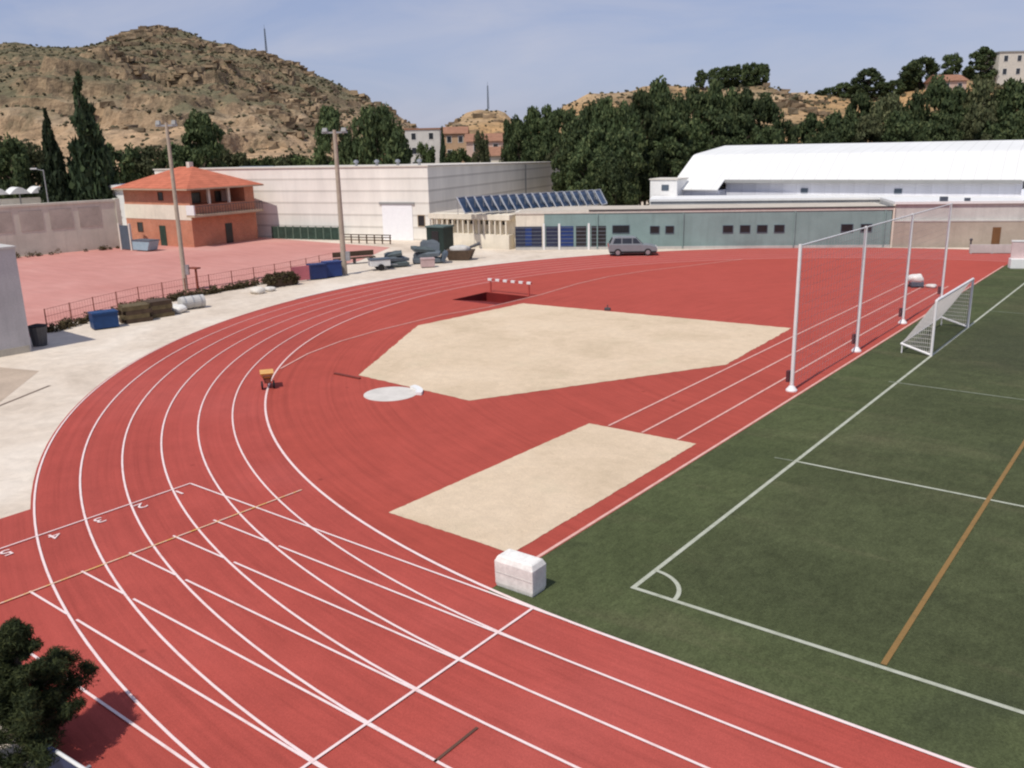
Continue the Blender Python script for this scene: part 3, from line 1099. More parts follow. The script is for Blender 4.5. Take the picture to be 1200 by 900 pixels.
window(t, 2.0, 3.4, -2.585, 3.6, 5.3, 'brownwood', 'dark', 0.1, axis='y')
MB().box(-2.58, -2.45, 6.2, 7.1, 3.9, 5.4).build('curtain_panel', 'pinkwall', t)
# hipped roof with overhang
ov = 0.8
x0, x1, y0, y1 = -BL - ov, ov, -ov, BD + ov
rz0, rz1 = 5.95, 8.0
cy_ = (y0 + y1) / 2
hr = (y1 - y0) / 2
rv = [(x0, y0, rz0), (x1, y0, rz0), (x1, y1, rz0), (x0, y1, rz0), (x0 + hr, cy_, rz1), (x1 - hr, cy_, rz1)]
rf = MB().add(rv, [(0, 1, 5, 4), (1, 2, 5), (2, 3, 4, 5), (3, 0, 4), (3, 2, 1, 0)]).build('roof', 'tile', t)
MB().box(x0 + 0.02, x1 - 0.02, y0 + 0.02, y1 - 0.02, rz0 - 0.16, rz0 - 0.003).build('eaves_board', 'creamdk', t)
ch = MB().box(-5.0, -4.5, cy_ - 0.25, cy_ + 0.25, rz1 - 0.4, rz1 + 0.5).build('chimney', 'offwhite', rf)
window(t, -4.9, -4.2, 0.05, 4.75, 5.5, 'brownwood', 'dark', 0.06)
window(t, -8.9, -8.1, 0, 1.4, 2.3, 'brownwood', 'dark', 0.06)
MB().box(-5.3, -4.3, -0.05, -0.002, 0.0, 2.1).build('door', 'hedge', t)
MB().box(0.002, 0.06, 4.2, 5.1, 0.0, 2.1).build('door', 'dark', t)

o = thing('blue_skip', at(171, 287, 90).xy.to_3d(), R(8), 'pale blue open skip standing against the front of the brick house', 'skip')
mb = MB()
mb.extrude_y([(-1.3, 0.1), (0.9, 0.1), (1.35, 1.05), (-1.3, 1.05)], -0.6, 0.6)
mb.build('skip_body', plain('pale_blue_paint', (0.30, 0.42, 0.48), 0.6, 0.1), o, bevel=0.03)
MB().box(-1.36, 1.4, -0.66, 0.66, 1.05, 1.12).build('rim', 'slate', o)
o = thing('dark_gate', at(148, 284, 91).xy.to_3d(), R(5), 'narrow slate blue gate between the grey wall and the brick house', 'gate')
MB().box(-0.75, 0.75, -0.04, 0.04, 0.08, 2.5).build('gate_leaf', 'slate', o)
for s in (-1, 1):
    MB().box(s * 0.85 - 0.1, s * 0.85 + 0.1, -0.1, 0.1, 0, 2.7).build('gate_post', 'offwhite', o)
o = thing('slate_shed', at(312, 281, 104).xy.to_3d(), aw, 'small slate grey shed at the right rear of the brick house', 'shed')
MB().box(-1.0, 1.3, 0, 2.4, 0, 2.3).build('wall', 'slate', o)
MB().box(-1.15, 1.45, -0.15, 2.55, 2.302, 2.42).build('roof', 'darksteel', o)

# dark green slatted screen along the warehouse front
o = thing('green_screen', at(355, 284, 98).xy.to_3d(), aw, 'low dark green slatted screen at the foot of the warehouse', 'screen')
for k in range(9):
    x = -4.0 + k * 0.98
    MB().box(x, x + 0.82, -0.05, 0.05, 0.05, 1.35).build('panel', 'hedge', o)
    MB().box(x + 0.84, x + 0.95, -0.07, 0.07, 0, 1.45).build('post', plain('weathered_green_post', (0.12, 0.17, 0.13), 0.8), o)
o = thing('low_fence', at(430, 287, 92).xy.to_3d(), aw, 'low brown fence between the light pole and the white warehouse door', 'fence')
for k in range(7):
    MB().box(-2.8 + k * 0.92, -2.7 + k * 0.92, -0.05, 0.05, 0, 0.95).build('post', 'brownwood', o)
for z in (0.3, 0.6, 0.85):
    MB().box(-2.8, 2.85, 0.052, 0.085, z, z + 0.1).build('rail', 'brownwood', o)

# --- beige low building with a columned front
b0, b1 = Vector((-51.6, 49.2, 0)), Vector((-41.95, 50.45, 0))
ag = math.atan2(b1.y - b0.y, b1.x - b0.x)
t = thing('columned_annex', b0, ag, 'low cream building with a columned front between the warehouse and the green building', 'building')
LN = (b1 - b0).length
MB().prism([(0, 0.9), (LN - 0.9, 0.9), (LN + 6, 4.6), (LN + 6, 13.0), (0, 13.0)], 0, 3.05).build('wall', 'cream', t)
MB().box(0, LN - 0.7, 0, 0.897, 0, 1.35).build('front_parapet', 'cream', t)
MB().box(-0.1, LN - 0.6, -0.03, 1.2, 2.72, 3.2).build('front_beam', 'cream', t)
MB().prism([(-0.1, 1.202), (LN - 0.6, 1.202), (LN + 6, 5.0), (LN + 6, 13.1), (-0.1, 13.1)], 3.052, 3.25).build('roof', 'flatroof', t)
for k in range(15):
    x = 0.25 + k * (LN - 1.3) / 14
    MB().box(x - 0.07, x + 0.07, 0.05, 0.3, 1.352, 2.718).build('column', 'cream', t)
for k in range(9):
    x = 0.75 + k * 0.86
    MB().box(x, x + 0.5, 0.86, 0.898, 2.2, 2.55).build('window', 'dark', t)
# --- solar collectors on its roof
sa, sb = at(549, 242, 84), at(708, 236, 91.5)
sa.z = sb.z = 3.35
frame_ax = Vector((-0.27, 0.963, 0))
t0 = thing('solar_panel', (0, 0, 0), 0, 'tilted blue solar panel in the saw-tooth row on the low roof', 'solar panel', 'solar panels in a row on the low roof')
tilt = R(60)
ln, wd = 1.6, 1.55
dx, dz = ln * math.cos(tilt), ln * math.sin(tilt)
# local x = facing direction; the panel leans back towards -x
MB().add([(0, -wd / 2, 0.15), (0, wd / 2, 0.15), (-dx, wd / 2, 0.15 + dz), (-dx, -wd / 2, 0.15 + dz)], [(0, 1, 2, 3)]).build('panel_glass', plain('solar_blue_glass', (0.045, 0.085, 0.165), 0.3, 0.2, 2, spec=0.6), t0)
mb = MB()
q = 0.055
for s in (-1, 1):
    mb.add([(0.03, s * wd / 2 - q, 0.12), (0.03, s * wd / 2 + q, 0.12), (-dx + 0.03, s * wd / 2 + q, 0.14 + dz), (-dx + 0.03, s * wd / 2 - q, 0.14 + dz),
            (0.06, s * wd / 2 - q, 0.2), (0.06, s * wd / 2 + q, 0.2), (-dx + 0.06, s * wd / 2 + q, 0.22 + dz), (-dx + 0.06, s * wd / 2 - q, 0.22 + dz)],
           [(0, 1, 2, 3), (4, 7, 6, 5), (0, 3, 7, 4), (1, 5, 6, 2), (0, 4, 5, 1), (3, 2, 6, 7)])
mb.box(-dx - 0.03, -dx + 0.06, -wd / 2, wd / 2, 0.13 + dz, 0.21 + dz)
mb.box(-0.01, 0.07, -wd / 2, wd / 2, 0.09, 0.19)
mb.build('panel_frame', plain('pale_aluminium', (0.60, 0.62, 0.64), 0.4, 0.05, metal=0.3), t0)
for s in (-1, 1):
    MB().tube((-dx + 0.02, s * wd * 0.42, 0), (-dx + 0.02, s * wd * 0.42, 0.1 + dz), 0.03, 0.03, 6).build('support_leg', 'steel', t0)
NP = 18
for i in range(NP):
    p_ = sa.lerp(sb, i / (NP - 1))
    ang = aw - R(4)
    if i == 0:
        t0.location = p_
        t0.rotation_euler = (0, 0, ang)
    else:
        dup(t0, p_, ang)

# --- grey-green building
g0, g1 = Vector((-41.9, 50.5, 0)), Vector((-13.07, 67.2, 0))
agr = math.atan2(g1.y - g0.y, g1.x - g0.x)
GL = (g1 - g0).length
t = thing('green_building', g0, agr, 'long low grey green building with small dark windows and blue bays', 'building')
GHt = 3.3


def gx(px, py=280):
    """distance along the facade of a bearing read off the photo"""
    d_ = _fw * FOC + _r2 * (px - 600) + _u2 * (450 - py)
    e = (g1 - g0).normalized()
    a_ = np.array([[d_.x, -e.x], [d_.y, -e.y]])
    s_ = np.linalg.solve(a_, np.array([g0.x - CAM.x, g0.y - CAM.y]))
    return float(s_[1])


GX0 = gx(638)
MB().box(GX0, GL, 0, 6.5, 0, GHt).build('wall', 'greenwall', t)
MB().box(0, GX0 - 0.003, 0.02, 6.5, 0, GHt).build('end_wall', 'cream', t)
MB().box(-0.1, GL + 0.1, -0.06, 6.6, GHt + 0.002, GHt + 0.18).build('roof_slab', 'offwhite', t)
MB().box(gx(690), GL + 0.2, -0.11, -0.063, GHt + 0.19, GHt + 0.33).build('fascia', 'fascia', t)
MB().box(0.3, GL - 0.3, 0.2, 6.2, GHt + 0.182, GHt + 0.24).build('roof', 'flatroof', t)
MB().box(-0.05, GL + 0.05, -0.06, -0.002, 0.0, 0.25).build('plinth', 'greige', t)
for px0, px1 in [(762, 772), (780, 789), (847, 858), (867, 878), (887, 898), (907, 918), (985, 998), (1008, 1020)]:
    window(t, gx(px0), gx(px1), 0, 1.45, 2.05, 'slate', 'dark', 0.05)
window(t, gx(718), gx(737), 0, 1.5, 2.15, 'slate', 'dark', 0.05)
for px in (700, 800, 930, 1035):
    x = gx(px)
    MB().box(x - 0.05, x + 0.05, -0.13, -0.003, 0.1, GHt - 0.05).build('downpipe', 'greenwall', t)
# glazed bays
for px0, px1, mt in [(604, 635, 'bluedark'), (640, 654, 'bluedark'), (657, 672, 'blue'), (675, 687, 'dark'), (693, 710, 'dark')]:
    xa, xb = gx(px0), gx(px1)
    bay = MB().box(xa, xb, -0.04, -0.003, 0.12, 2.15).build('glazed_bay', mt, t)
    lv = MB()
    for k in range(6):
        lv.box(xa, xb, -0.075, -0.042, 0.3 + k * 0.34, 0.34 + k * 0.34)
    lv.build('louvre_bar', 'louvre', bay)
    if px0 == 604:
        MB().box(xa + (xb - xa) * 0.38, xa + (xb - xa) * 0.62, -0.07, -0.045, 0.4, 2.05).build('blue_poster', 'blue', bay)
for px in (637.5, 655.5, 690):
    x = gx(px)
    MB().box(x - 0.09, x + 0.09, -0.12, -0.003, 0, 2.4).build('bay_post', 'whitepaint', t)

# --- big sports hall
h0, h1 = at(855, 210, 96), at(1195, 210, 82)
ah = math.atan2(h1.y - h0.y, h1.x - h0.x)
HLn = (Vector((h1.x, h1.y, 0)) - Vector((h0.x, h0.y, 0))).length
t = thing('sports_hall', (h0.x, h0.y, 0), ah, 'large sports hall with curved white metal roof', 'hall')
EZ = 5.55
XL, XR = -5.8, HLn + 30
HD = 32.0
prof = [(-0.5, EZ - 0.05), (4.3, 7.72), (4.8, 7.93), (5.6, 8.05), (15.5, 8.82), (16.0, 8.84), (16.5, 8.82), (26.4, 8.05), (27.2, 7.93), (27.7, 7.72), (32.5, EZ - 0.05)]
th = 0.14


def roofshell(mb, prof, x0, x1, th):
    n = len(prof)
    vs = [(x0, a, b) for a, b in prof] + [(x1, a, b) for a, b in prof] + [(x0, a, b - th) for a, b in prof] + [(x1, a, b - th) for a, b in prof]
    fs = []
    for i in range(n - 1):
        fs += [(i, n + i, n + i + 1, i + 1), (2 * n + i, 2 * n + i + 1, 3 * n + i + 1, 3 * n + i), (i, i + 1, 2 * n + i + 1, 2 * n + i), (n + i, 3 * n + i, 3 * n + i + 1, n + i + 1)]
    fs += [(0, 2 * n, 3 * n, n), (n - 1, 2 * n - 1, 4 * n - 1, 3 * n - 1)]
    mb.add(vs, fs)


mb = MB()
roofshell(mb, prof, XL, XR, th)
mb.build('roof', 'hallroof', t, smooth=False)
MB().box(-0.36, HLn + 0.3, 0, HD, 0, EZ - 0.25).build('wall', 'hallwall', t)
mb = MB()
mb.extrude_x([(0.2, 0.0)] + [(min(max(a, 0.2), HD - 0.2), b - th - 0.03) for a, b in prof] + [(HD - 0.2, 0.0)], XL + 0.3, XL + 0.5)
mb.build('gable_wall', 'hallwall', t)
# lower left part with the eave carried farther out
MB().add([(XL, -0.502, EZ - 0.05), (-0.35, -0.502, EZ - 0.05), (-0.35, -2.7, EZ - 0.95), (XL, -2.7, EZ - 0.95), (XL, -0.502, EZ - 0.17), (-0.35, -0.502, EZ - 0.17), (-0.35, -2.7, EZ - 1.07), (XL, -2.7, EZ - 1.07)],
         [(0, 3, 2, 1), (4, 5, 6, 7), (0, 1, 5, 4), (1, 2, 6, 5), (2, 3, 7, 6), (3, 0, 4, 7)]).build('lower_roof', 'hallroof', t)
MB().box(XL + 0.2, -0.36, -2.3, -0.002, 0, EZ - 1.1).build('lower_wall', 'hallwall', t)
MB().box(HLn + 0.302, XR, -1.6, HD, 0, EZ - 0.9).build('right_wing', 'hallwall', t)
MB().box(HLn + 0.8, HLn + 3.5, -1.66, -1.602, 4.3 - 0.35, 4.3).build('dark_vent', 'slate', t)
MB().box(-0.34, HLn + 0.2, -0.62, -0.505, EZ - 0.42, EZ - 0.10).build('gutter', 'greyroof', t)
for px in (953, 1067):
    fr_ = (px - 855) / (1195 - 855)
    x = fr_ * HLn * 0.985 + 0.2
    MB().box(x - 0.35, x + 0.35, -0.06, -0.002, 4.15, 4.6).build('wall_vent', 'slate', t)
o = thing('roof_plant_room', at(766, 222, 96).xy.to_3d(), ah, 'small white flat roofed block with a dark window left of the sports hall', 'building')
MB().box(-0.4, 2.6, 0, 3, 0, 5.6).build('wall', 'whitepaint', o)
MB().box(-0.5, 2.7, -0.1, 3.1, 5.602, 5.72).build('roof', 'offwhite', o)
MB().box(0.9, 1.7, -0.05, -0.002, 4.5, 5.1).build('window', 'slate', o)

# --- white roofed annex in front of the hall, and its right wall
r0, r1 = Vector((-12.95, 67.35, 0)), Vector((-3.28, 72.13, 0))
ar = math.atan2(r1.y - r0.y, r1.x - r0.x)
t = thing('flat_annex', r0, ar, 'low annex with white flat roof and two tone beige wall by the sports hall', 'building')
AH = 3.75
MB().prism([(-0.002, 0.15), (30, 0.15), (30, 9), (-21.5, 9.0), (-21.5, 6.8), (-0.002, 6.8)], 0, AH).build('wall', 'greige', t)
MB().prism([(0.0, -0.05), (30.2, -0.05), (30.2, 11.8), (-21.6, 12.5), (-21.6, 6.66), (0.0, 6.66)], AH + 0.002, AH + 0.22).build('roof', 'whitepaint', t)
MB().box(0.05, 30, -0.12, 0.147, 0, 2.25).build('lower_wall', 'taupe', t)
MB().box(0.0, 30, -0.16, 0.148, 2.252, 2.36).build('wall_capping', 'greige', t)
MB().box(8.1, 8.75, -0.17, -0.122, 0.2, 1.75).build('door', 'doorbrown', t)
MB().box(-0.1, 0.048, -0.15, 0.148, 0, AH).build('corner_pilaster', 'cream', t)
for x, s in ((4.0, 0.30), (5.9, 0.2)):
    MB().box(x - s, x + s, 0.0, 0.4, AH + 0.222, AH + 0.222 + s * 1.3).build('roof_vent', 'slate', t)
MB().box(-25.5, -18, 6.64, 6.66 - 0.005 + 0.0, 2.4, 2.9).build('side_band', 'offwhite', t)
o = tag(MB().box(-0.06, 0.06, -0.06, 0.06, 0, 0.9).lathe([(0.12, 0.9), (0.14, 0.98), (0.05, 1.08)], 10).build('short_post', 'darksteel'), 'short dark post on the pale strip before the beige wall', 'post')
o.location = at(1137, 291, 75).xy.to_3d()
o = thing('low_barrier', at(1162, 296, 73).xy.to_3d(), ar, 'low pale beige barrier in front of the brown door of the beige wall', 'barrier')
MB().box(-1.7, 1.6, -0.08, 0.08, 0.06, 0.75).build('barrier_panel', 'greige', o)
for x in (-1.6, 0, 1.5):
    MB().box(x - 0.05, x + 0.05, -0.2, 0.2, 0, 0.06).build('barrier_foot', 'steel', o)

# --- grey wall at left with recessed panels
t = thing('long_grey_wall', (-81.0, 33.2, 0), math.atan2(33.2 - 21.9, -81.0 + 82.8), 'long weathered grey beige wall with darker recessed panels', 'wall')
MB().box(-40, 0, 0, 0.5, 0, 4.75).build('wall_body', 'greywall', t)
MB().box(-40, 0.02, -0.08, 0.55, 4.752, 4.98).build('wall_coping', 'greywall', t)
x = -1.6
for k in range(12):
    MB().box(x - 2.1, x, -0.03, -0.002, 2.4, 4.35).build('recessed_panel', 'greypanel', t)
    x -= 2.75
MB().box(0.002, 0.45, -0.12, 0.6, 0, 5.05).build('end_pier', 'greywall', t)
# --- grey block in the left foreground
t = thing('grey_block_building', (-37.05, 3.95, 0), R(-3), 'plain grey rendered block building cut off by the left edge of the photo', 'building')
MB().box(-6.0, 0, -9.0, 0, 0, 5.2).build('wall', 'greyblock', t)
MB().box(-6.05, 0.06, -9.05, 0.06, 5.202, 5.3).build('coping', 'greige', t)
MB().box(0.002, 0.03, -8.9, -0.1, 0.0, 0.35).build('stained_base', 'greypanel', t)
o = thing('corner_bin', (-38.2, 4.9, 0.008), R(20), 'dark bin standing in shade behind the grey block building', 'bin')
MB().lathe([(0.34, 0), (0.44, 0.95), (0.44, 1.0)], 14).build('bin_body', 'darksteel', o)
MB().lathe([(0.46, 1.0), (0.47, 1.05), (0.1, 1.14)], 14).build('bin_lid', 'rubber', o)

# --- white canopies behind the grey wall
t = thing('white_canopy', at(22, 240, 108).xy.to_3d(), R(80), 'white scalloped canopy roof showing above the grey wall at far left', 'canopy')
for k in range(5):
    mb = MB()
    pf = [(-1.1 + 2.2 * i / 10, 5.2 + 0.75 * math.sin(PI * i / 10)) for i in range(11)]
    mb.extrude_y([(a + (k - 2) * 2.3, b_) for a, b_ in pf], -1.5, 1.5)
    mb.build('canopy_bay', 'whitepaint', t)
    MB().box((k - 2) * 2.3 - 0.06, (k - 2) * 2.3 + 0.06, -1.2, -1.08, 0, 5.19).build('canopy_post', 'steel', t)
MB().box(-6.5, 5.5, 1.0, 1.2, 0, 4.6).build('back_wall', 'whitepaint', t)
o = thing('white_outbuilding', at(131, 236, 106).xy.to_3d(), ab, 'white flat roofed outbuilding between the cypresses and the brick house', 'building')
MB().box(-2.2, 2.6, 0, 4, 0, 5.5).build('wall', 'whitepaint', o)
MB().box(-2.5, 2.9, -0.4, 4.3, 5.502, 6.0).build('roof', 'whitepaint', o)
MB().box(-1.6, -0.5, -0.05, -0.002, 3.2, 4.2).build('window', 'slate', o)

# ------------------------------------------------------------------ car
def make_car():
    c = thing('parked_car', (-30.4, 52.15, 0), math.atan2(1.9, 2.85), 'silver grey estate car parked by the grey green building', 'car')
    body = [(-2.05, 0.32), (-2.12, 0.75), (-2.05, 1.02), (-1.9, 1.05), (0.62, 1.02), (1.55, 0.92), (1.98, 0.80), (2.1, 0.55), (2.05, 0.30)]
    wl, wr = -0.82, 0.82
    MB().extrude_y(body, wl, wr).build('body', 'carpaint', c, bevel=0.06)
    cab = [(-1.98, 1.0), (-1.72, 1.58), (-1.3, 1.66), (0.0, 1.64), (0.25, 1.58), (0.85, 1.0)]
    mb = MB()
    n_ = len(cab)
    vs = []
    for s in (-1, 1):
        for x, z in cab:
            k = (z - 1.0) / 0.66
            vs.append((x, s * (0.78 - 0.12 * k), z))
    mb.add(vs, [tuple(range(n_)), tuple(range(n_, 2 * n_))[::-1]] + [(i, n_ + i, n_ + (i + 1) % n_, (i + 1) % n_) for i in range(n_)])
    mb.build('cabin', 'carpaint', c, bevel=0.03)
    for s in (-1, 1):
        for xa, xb, za, zb in ((-1.72, -1.0, -1.55, -1.0), (-0.92, -0.1, -0.92, -0.1), (-0.02, 0.66, -0.02, 0.25)):
            y0_, y1_ = s * 0.772, s * 0.695
            MB().add([(xa, y0_, 1.07), (xb, y0_, 1.07), (zb, y1_, 1.52), (za, y1_, 1.52)], [(0, 1, 2, 3)]).build('side_window', 'glass', c)
        for x in (-1.3, 1.28):
            wl_ = MB().tube((x, s * 0.66, 0.32), (x, s * 0.85, 0.32), 0.32, 0.32, 20).build('wheel', 'rubber', c)
            MB().tube((x, s * 0.84, 0.32), (x, s * 0.862, 0.32), 0.19, 0.19, 14).build('rim', 'steel', wl_)
        MB().box(2.03, 2.10, s * 0.62 - 0.14, s * 0.62 + 0.14, 0.62, 0.76).build('headlight', 'frame', c)
        MB().box(-2.13, -2.06, s * 0.66 - 0.1, s * 0.66 + 0.1, 0.72, 0.98).build('tail_light', 'redpaint', c)
    MB().add([(0.88, -0.68, 1.03), (0.88, 0.68, 1.03), (0.31, 0.62, 1.56), (0.31, -0.62, 1.56)], [(0, 1, 2, 3)]).build('windscreen', 'glass', c)
    MB().add([(-2.02, -0.66, 1.08), (-2.02, 0.66, 1.08), (-1.77, 0.6, 1.54), (-1.77, -0.6, 1.54)], [(3, 2, 1, 0)]).build('rear_window', 'glass', c)
    MB().box(-2.0, 2.0, -0.835, 0.835, 0.26, 0.42).build('lower_trim', 'rubber', c)
    return c


make_car()

# ------------------------------------------------------------------ light poles
def light_pole(loc, hgt, label, lean):
    p_ = thing('light_pole', loc, R(35), label, 'light pole', None)
    MB().tube((0, 0, 0), (0, 0, hgt), 0.17, 0.11, 12).build('pole', 'wood', p_)
    MB().box(-0.75, 0.75, -0.05, 0.05, hgt - 0.25, hgt - 0.13).build('crossarm', 'steel', p_)
    for s in (-1, 1):
        f_ = MB().add([(s * 0.55 - 0.15, -0.2, hgt - 0.12), (s * 0.55 + 0.15, -0.2, hgt - 0.12), (s * 0.55 + 0.15, 0.1, hgt - 0.12), (s * 0.55 - 0.15, 0.1, hgt - 0.12),
                       (s * 0.55 - 0.12, -0.1, hgt + 0.15), (s * 0.55 + 0.12, -0.1, hgt + 0.15), (s * 0.55 + 0.12, 0.1, hgt + 0.15), (s * 0.55 - 0.12, 0.1, hgt + 0.15)],
                      [(3, 2, 1, 0), (4, 5, 6, 7), (0, 1, 5, 4), (1, 2, 6, 5), (2, 3, 7, 6), (3, 0, 4, 7)]).build('floodlight', 'greyroof', p_)
    MB().box(0.15, 0.38, -0.12, 0.12, 1.1, 1.8).build('switch_box', 'steel', p_)
    MB().tube((-0.15, 0.13, 0.2), (-0.10, 0.10, hgt - 0.4), 0.022, 0.022, 6).build('conduit', 'darksteel', p_)
    return p_


light_pole((-48.2, 19.83, 0), 11.5, 'tall pale light pole beside the rusty post in front of the brick house', 0)
p2 = light_pole((-43.86, 30.97, 0), 10.9, 'thicker tall light pole in front of the cream warehouse, beside the blue crates', 0)
p2.scale = (1.3, 1.3, 1)
lp = thing('street_lamp', at(57, 240, 100).xy.to_3d(), R(60), 'thin street lamp with pale head in front of the cypresses', 'street lamp')
MB().tube((0, 0, 0), (0, 0, 8.0), 0.08, 0.05, 8).build('pole', 'steel', lp)
MB().tube((0, 0, 7.9), (-0.7, 0, 8.1), 0.04, 0.04, 8).build('arm', 'steel', lp)
MB().box(-1.25, -0.6, -0.16, 0.16, 8.05, 8.2).build('lamp_head', 'frame', lp, bevel=0.03)

# ------------------------------------------------------------------ court fence and clutter along it
fpts = [(-41.6, 6.9), (-43.2, 10.5), (-44.6, 14.2), (-45.3, 18.0), (-45.7, 22.0), (-46.0, 26.0), (-46.6, 29.5), (-47.6, 33.0)]
t = thing('court_fence', (-41.6, 6.9, 0), 0, 'thin brown wire fence along the edge of the pink court', 'fence')
mbp = MB()
ox, oy = fpts[0]
run = [Vector((a - ox, b_ - oy, 0)) for a, b_ in fpts]
wire = MB()
for i in range(len(run) - 1):
    a, b_ = run[i], run[i + 1]
    for k in range(2):
        p_ = a.lerp(b_, k / 2)
        MB().tube(p_, p_ + Vector((0, 0, 1.3)), 0.032, 0.032, 7).build('fence_post', 'rust', t)
    for z in (0.08, 0.45, 0.85, 1.26):
        wire.tube(a + Vector((0, 0, z)), b_ + Vector((0, 0, z)), 0.012, 0.012, 4)
    n_ = int((b_ - a).length / 0.22)
    for k in range(n_):
        p_ = a.lerp(b_, k / n_)
        wire.tube(p_ + Vector((0, 0, 0.06)), p_ + Vector((0, 0, 1.26)), 0.005, 0.005, 3, False)
wire.build('wire_mesh', 'rust', t)

rng = np.random.default_rng(7)


def leaves(centers, radii, n_per, size, seed, squash=1.0, aspect=1.6, shell=0.35):
    """leaf-sized quads spread through clumps"""
    r_ = np.random.default_rng(seed)
    C_ = np.repeat(np.asarray(centers, float), n_per, 0)
    Rr = np.repeat(np.asarray(radii, float), n_per, 0)
    n_ = len(C_)
    d_ = r_.normal(size=(n_, 3))
    d_ /= np.linalg.norm(d_, axis=1)[:, None]
    rad = r_.uniform(shell, 1, n_) ** 0.6
    P_ = C_ + d_ * (rad * Rr)[:, None] * np.array([1, 1, squash])
    a_ = r_.normal(size=(n_, 3))
    a_ /= np.linalg.norm(a_, axis=1)[:, None]
    b_ = np.cross(a_, d_ + 0.4 * r_.normal(size=(n_, 3)))
    b_ /= np.linalg.norm(b_, axis=1)[:, None] + 1e-9
    sz = size * r_.uniform(0.6, 1.3, n_)[:, None]
    a_ = a_ * sz * aspect / 2
    b_ = b_ * sz / 2
    V_ = np.stack([P_ - a_ - b_ * 0.4, P_ + b_ * 0.0 - b_, P_ + a_, P_ + b_], 1).reshape(-1, 3)
    F_ = np.arange(n_ * 4).reshape(-1, 4)
    return V_, F_


def leaf_mesh(name, V_, F_, mat):
    me_ = bpy.data.meshes.new(name)
    me_.from_pydata(V_.tolist(), [], F_.tolist())
    me_.materials.append(M[mat])
    me_.update()
    return me_


# weeds along the fence foot: nobody could count them
cs, rs = [], []
for i in range(len(fpts) - 1):
    for k in range(34):
        u_ = rng.uniform()
        x = fpts[i][0] + u_ * (fpts[i + 1][0] - fpts[i][0]) + 0.25 + rng.uniform(-0.25, 0.35)
        y = fpts[i][1] + u_ * (fpts[i + 1][1] - fpts[i][1]) + rng.uniform(-0.2, 0.2)
        r_ = rng.uniform(0.14, 0.40)
        cs.append((x, y, r_ * 0.6))
        rs.append(r_)
for k in range(40):
    x = -81.6 + rng.uniform(0, 0.6)
    y = rng.uniform(14, 33)
    r_ = rng.uniform(0.15, 0.4)
    cs.append((x + 0.15 * (y - 30) + 0.9, y, r_ * 0.5))
    rs.append(r_)
V_, F_ = leaves(cs, rs, 60, 0.09, 3)
o = bpy.data.objects.new('weeds', leaf_mesh('weeds', V_, F_, 'weeds'))
col.objects.link(o)
tag(o, 'dry brown weeds along the foot of the court fence', 'weeds', kind='stuff')


def crate(loc, rz, sx, sy, sz_, mat, label, cat='crate', name='crate', group=None, slats=True):
    t_ = thing(name, loc, rz, label, cat, group)
    MB().box(-sx / 2, sx / 2, -sy / 2, sy / 2, 0.06, sz_).build('body', mat, t_, bevel=0.02)
    MB().box(-sx / 2 - 0.03, sx / 2 + 0.03, -sy / 2 - 0.03, sy / 2 + 0.03, sz_ - 0.09, sz_ + 0.02).build('rim', mat, t_, bevel=0.015)
    for s in (-1, 1):
        MB().box(s * sx * 0.4 - 0.05, s * sx * 0.4 + 0.05, -sy / 2, sy / 2, 0, 0.058).build('foot', 'darksteel', t_)
    return t_


crate((-39.75, 9.25, 0), R(75), 1.35, 0.9, 0.95, 'bin_blue', 'blue plastic bin at the left end of the brown timber stacks', 'bin', 'blue_bin')


def timber(loc, rz, n_, lay, ln_, mat, label):
    t_ = thing('timber_stack', loc, rz, label, 'timber stack')
    r_ = random.Random(int(ln_ * 100))
    for j in range(lay):
        mb_ = MB()
        for i in range(n_):
            d0 = r_.uniform(-0.12, 0.12)
            mb_.box(-ln_ / 2 + d0, ln_ / 2 + d0, (i - n_ / 2) * 0.24 + 0.01, (i - n_ / 2) * 0.24 + 0.225, j * 0.25 + 0.004, j * 0.25 + 0.246)
        mb_.build('plank_layer', mat if j % 2 == 0 else ('brownwood' if mat == 'olivewood' else 'olivewood'), t_)
    return t_


timber((-40.1, 11.3, 0), R(78), 5, 4, 1.5, 'brownwood', 'dark brown stacked timbers next to the blue plastic bin')
timber((-40.4, 13.0, 0), R(82), 5, 4, 1.35, 'olivewood', 'olive brown timber stack at the right of the darker one')
t = thing('rusty_post', (-47.6, 20.4, 0), R(10), 'short rusty red post with a flat top beside the tall pale light pole', 'post')
MB().tube((0, 0, 0), (0, 0, 1.5), 0.08, 0.08, 8).build('post', 'rust', t)
MB().box(-0.45, 0.3, -0.2, 0.2, 1.5, 1.6).build('top_plate', 'rust', t)
t = thing('white_barrel', (-40.9, 15.6, 0), R(80), 'grey white drum lying on its side by the fence below the pale light pole', 'drum')
MB().tube((-0.75, 0, 0.42), (0.75, 0, 0.42), 0.40, 0.40, 20).build('drum_body', 'greige', t)
for x in (-0.5, 0, 0.5):
    MB().tube((x - 0.03, 0, 0.42), (x + 0.03, 0, 0.42), 0.42, 0.42, 20).build('hoop', 'steel', t)
o = tag(blob(MB(), 0, 0, 0.22, 0.62, 0.45, 0.26, 12).build('white_sack', 'whitefoam', smooth=True), 'white sack lying left of the grey white drum', 'sack')
o.location = (-40.6, 14.35, 0)
o = tag(blob(MB(), 0, 0, 0.2, 0.5, 0.4, 0.24, 15).build('pale_sack', 'offwhite', smooth=True), 'pale sack on the ground by the fence midway between the two light poles', 'sack')
o.location = (-42.3, 21.6, 0)
o = tag(blob(MB(), 0, 0, 0.14, 0.4, 0.3, 0.17, 16).build('pale_stone', 'concrete', smooth=True), 'pale stone just right of the pale sack by the fence', 'stone')
o.location = (-42.4, 22.7, 0)
t = thing('clipped_hedge', (-43.6, 24.7, 0), R(82), 'low olive brown clipped hedge left of the pink board', 'hedge')
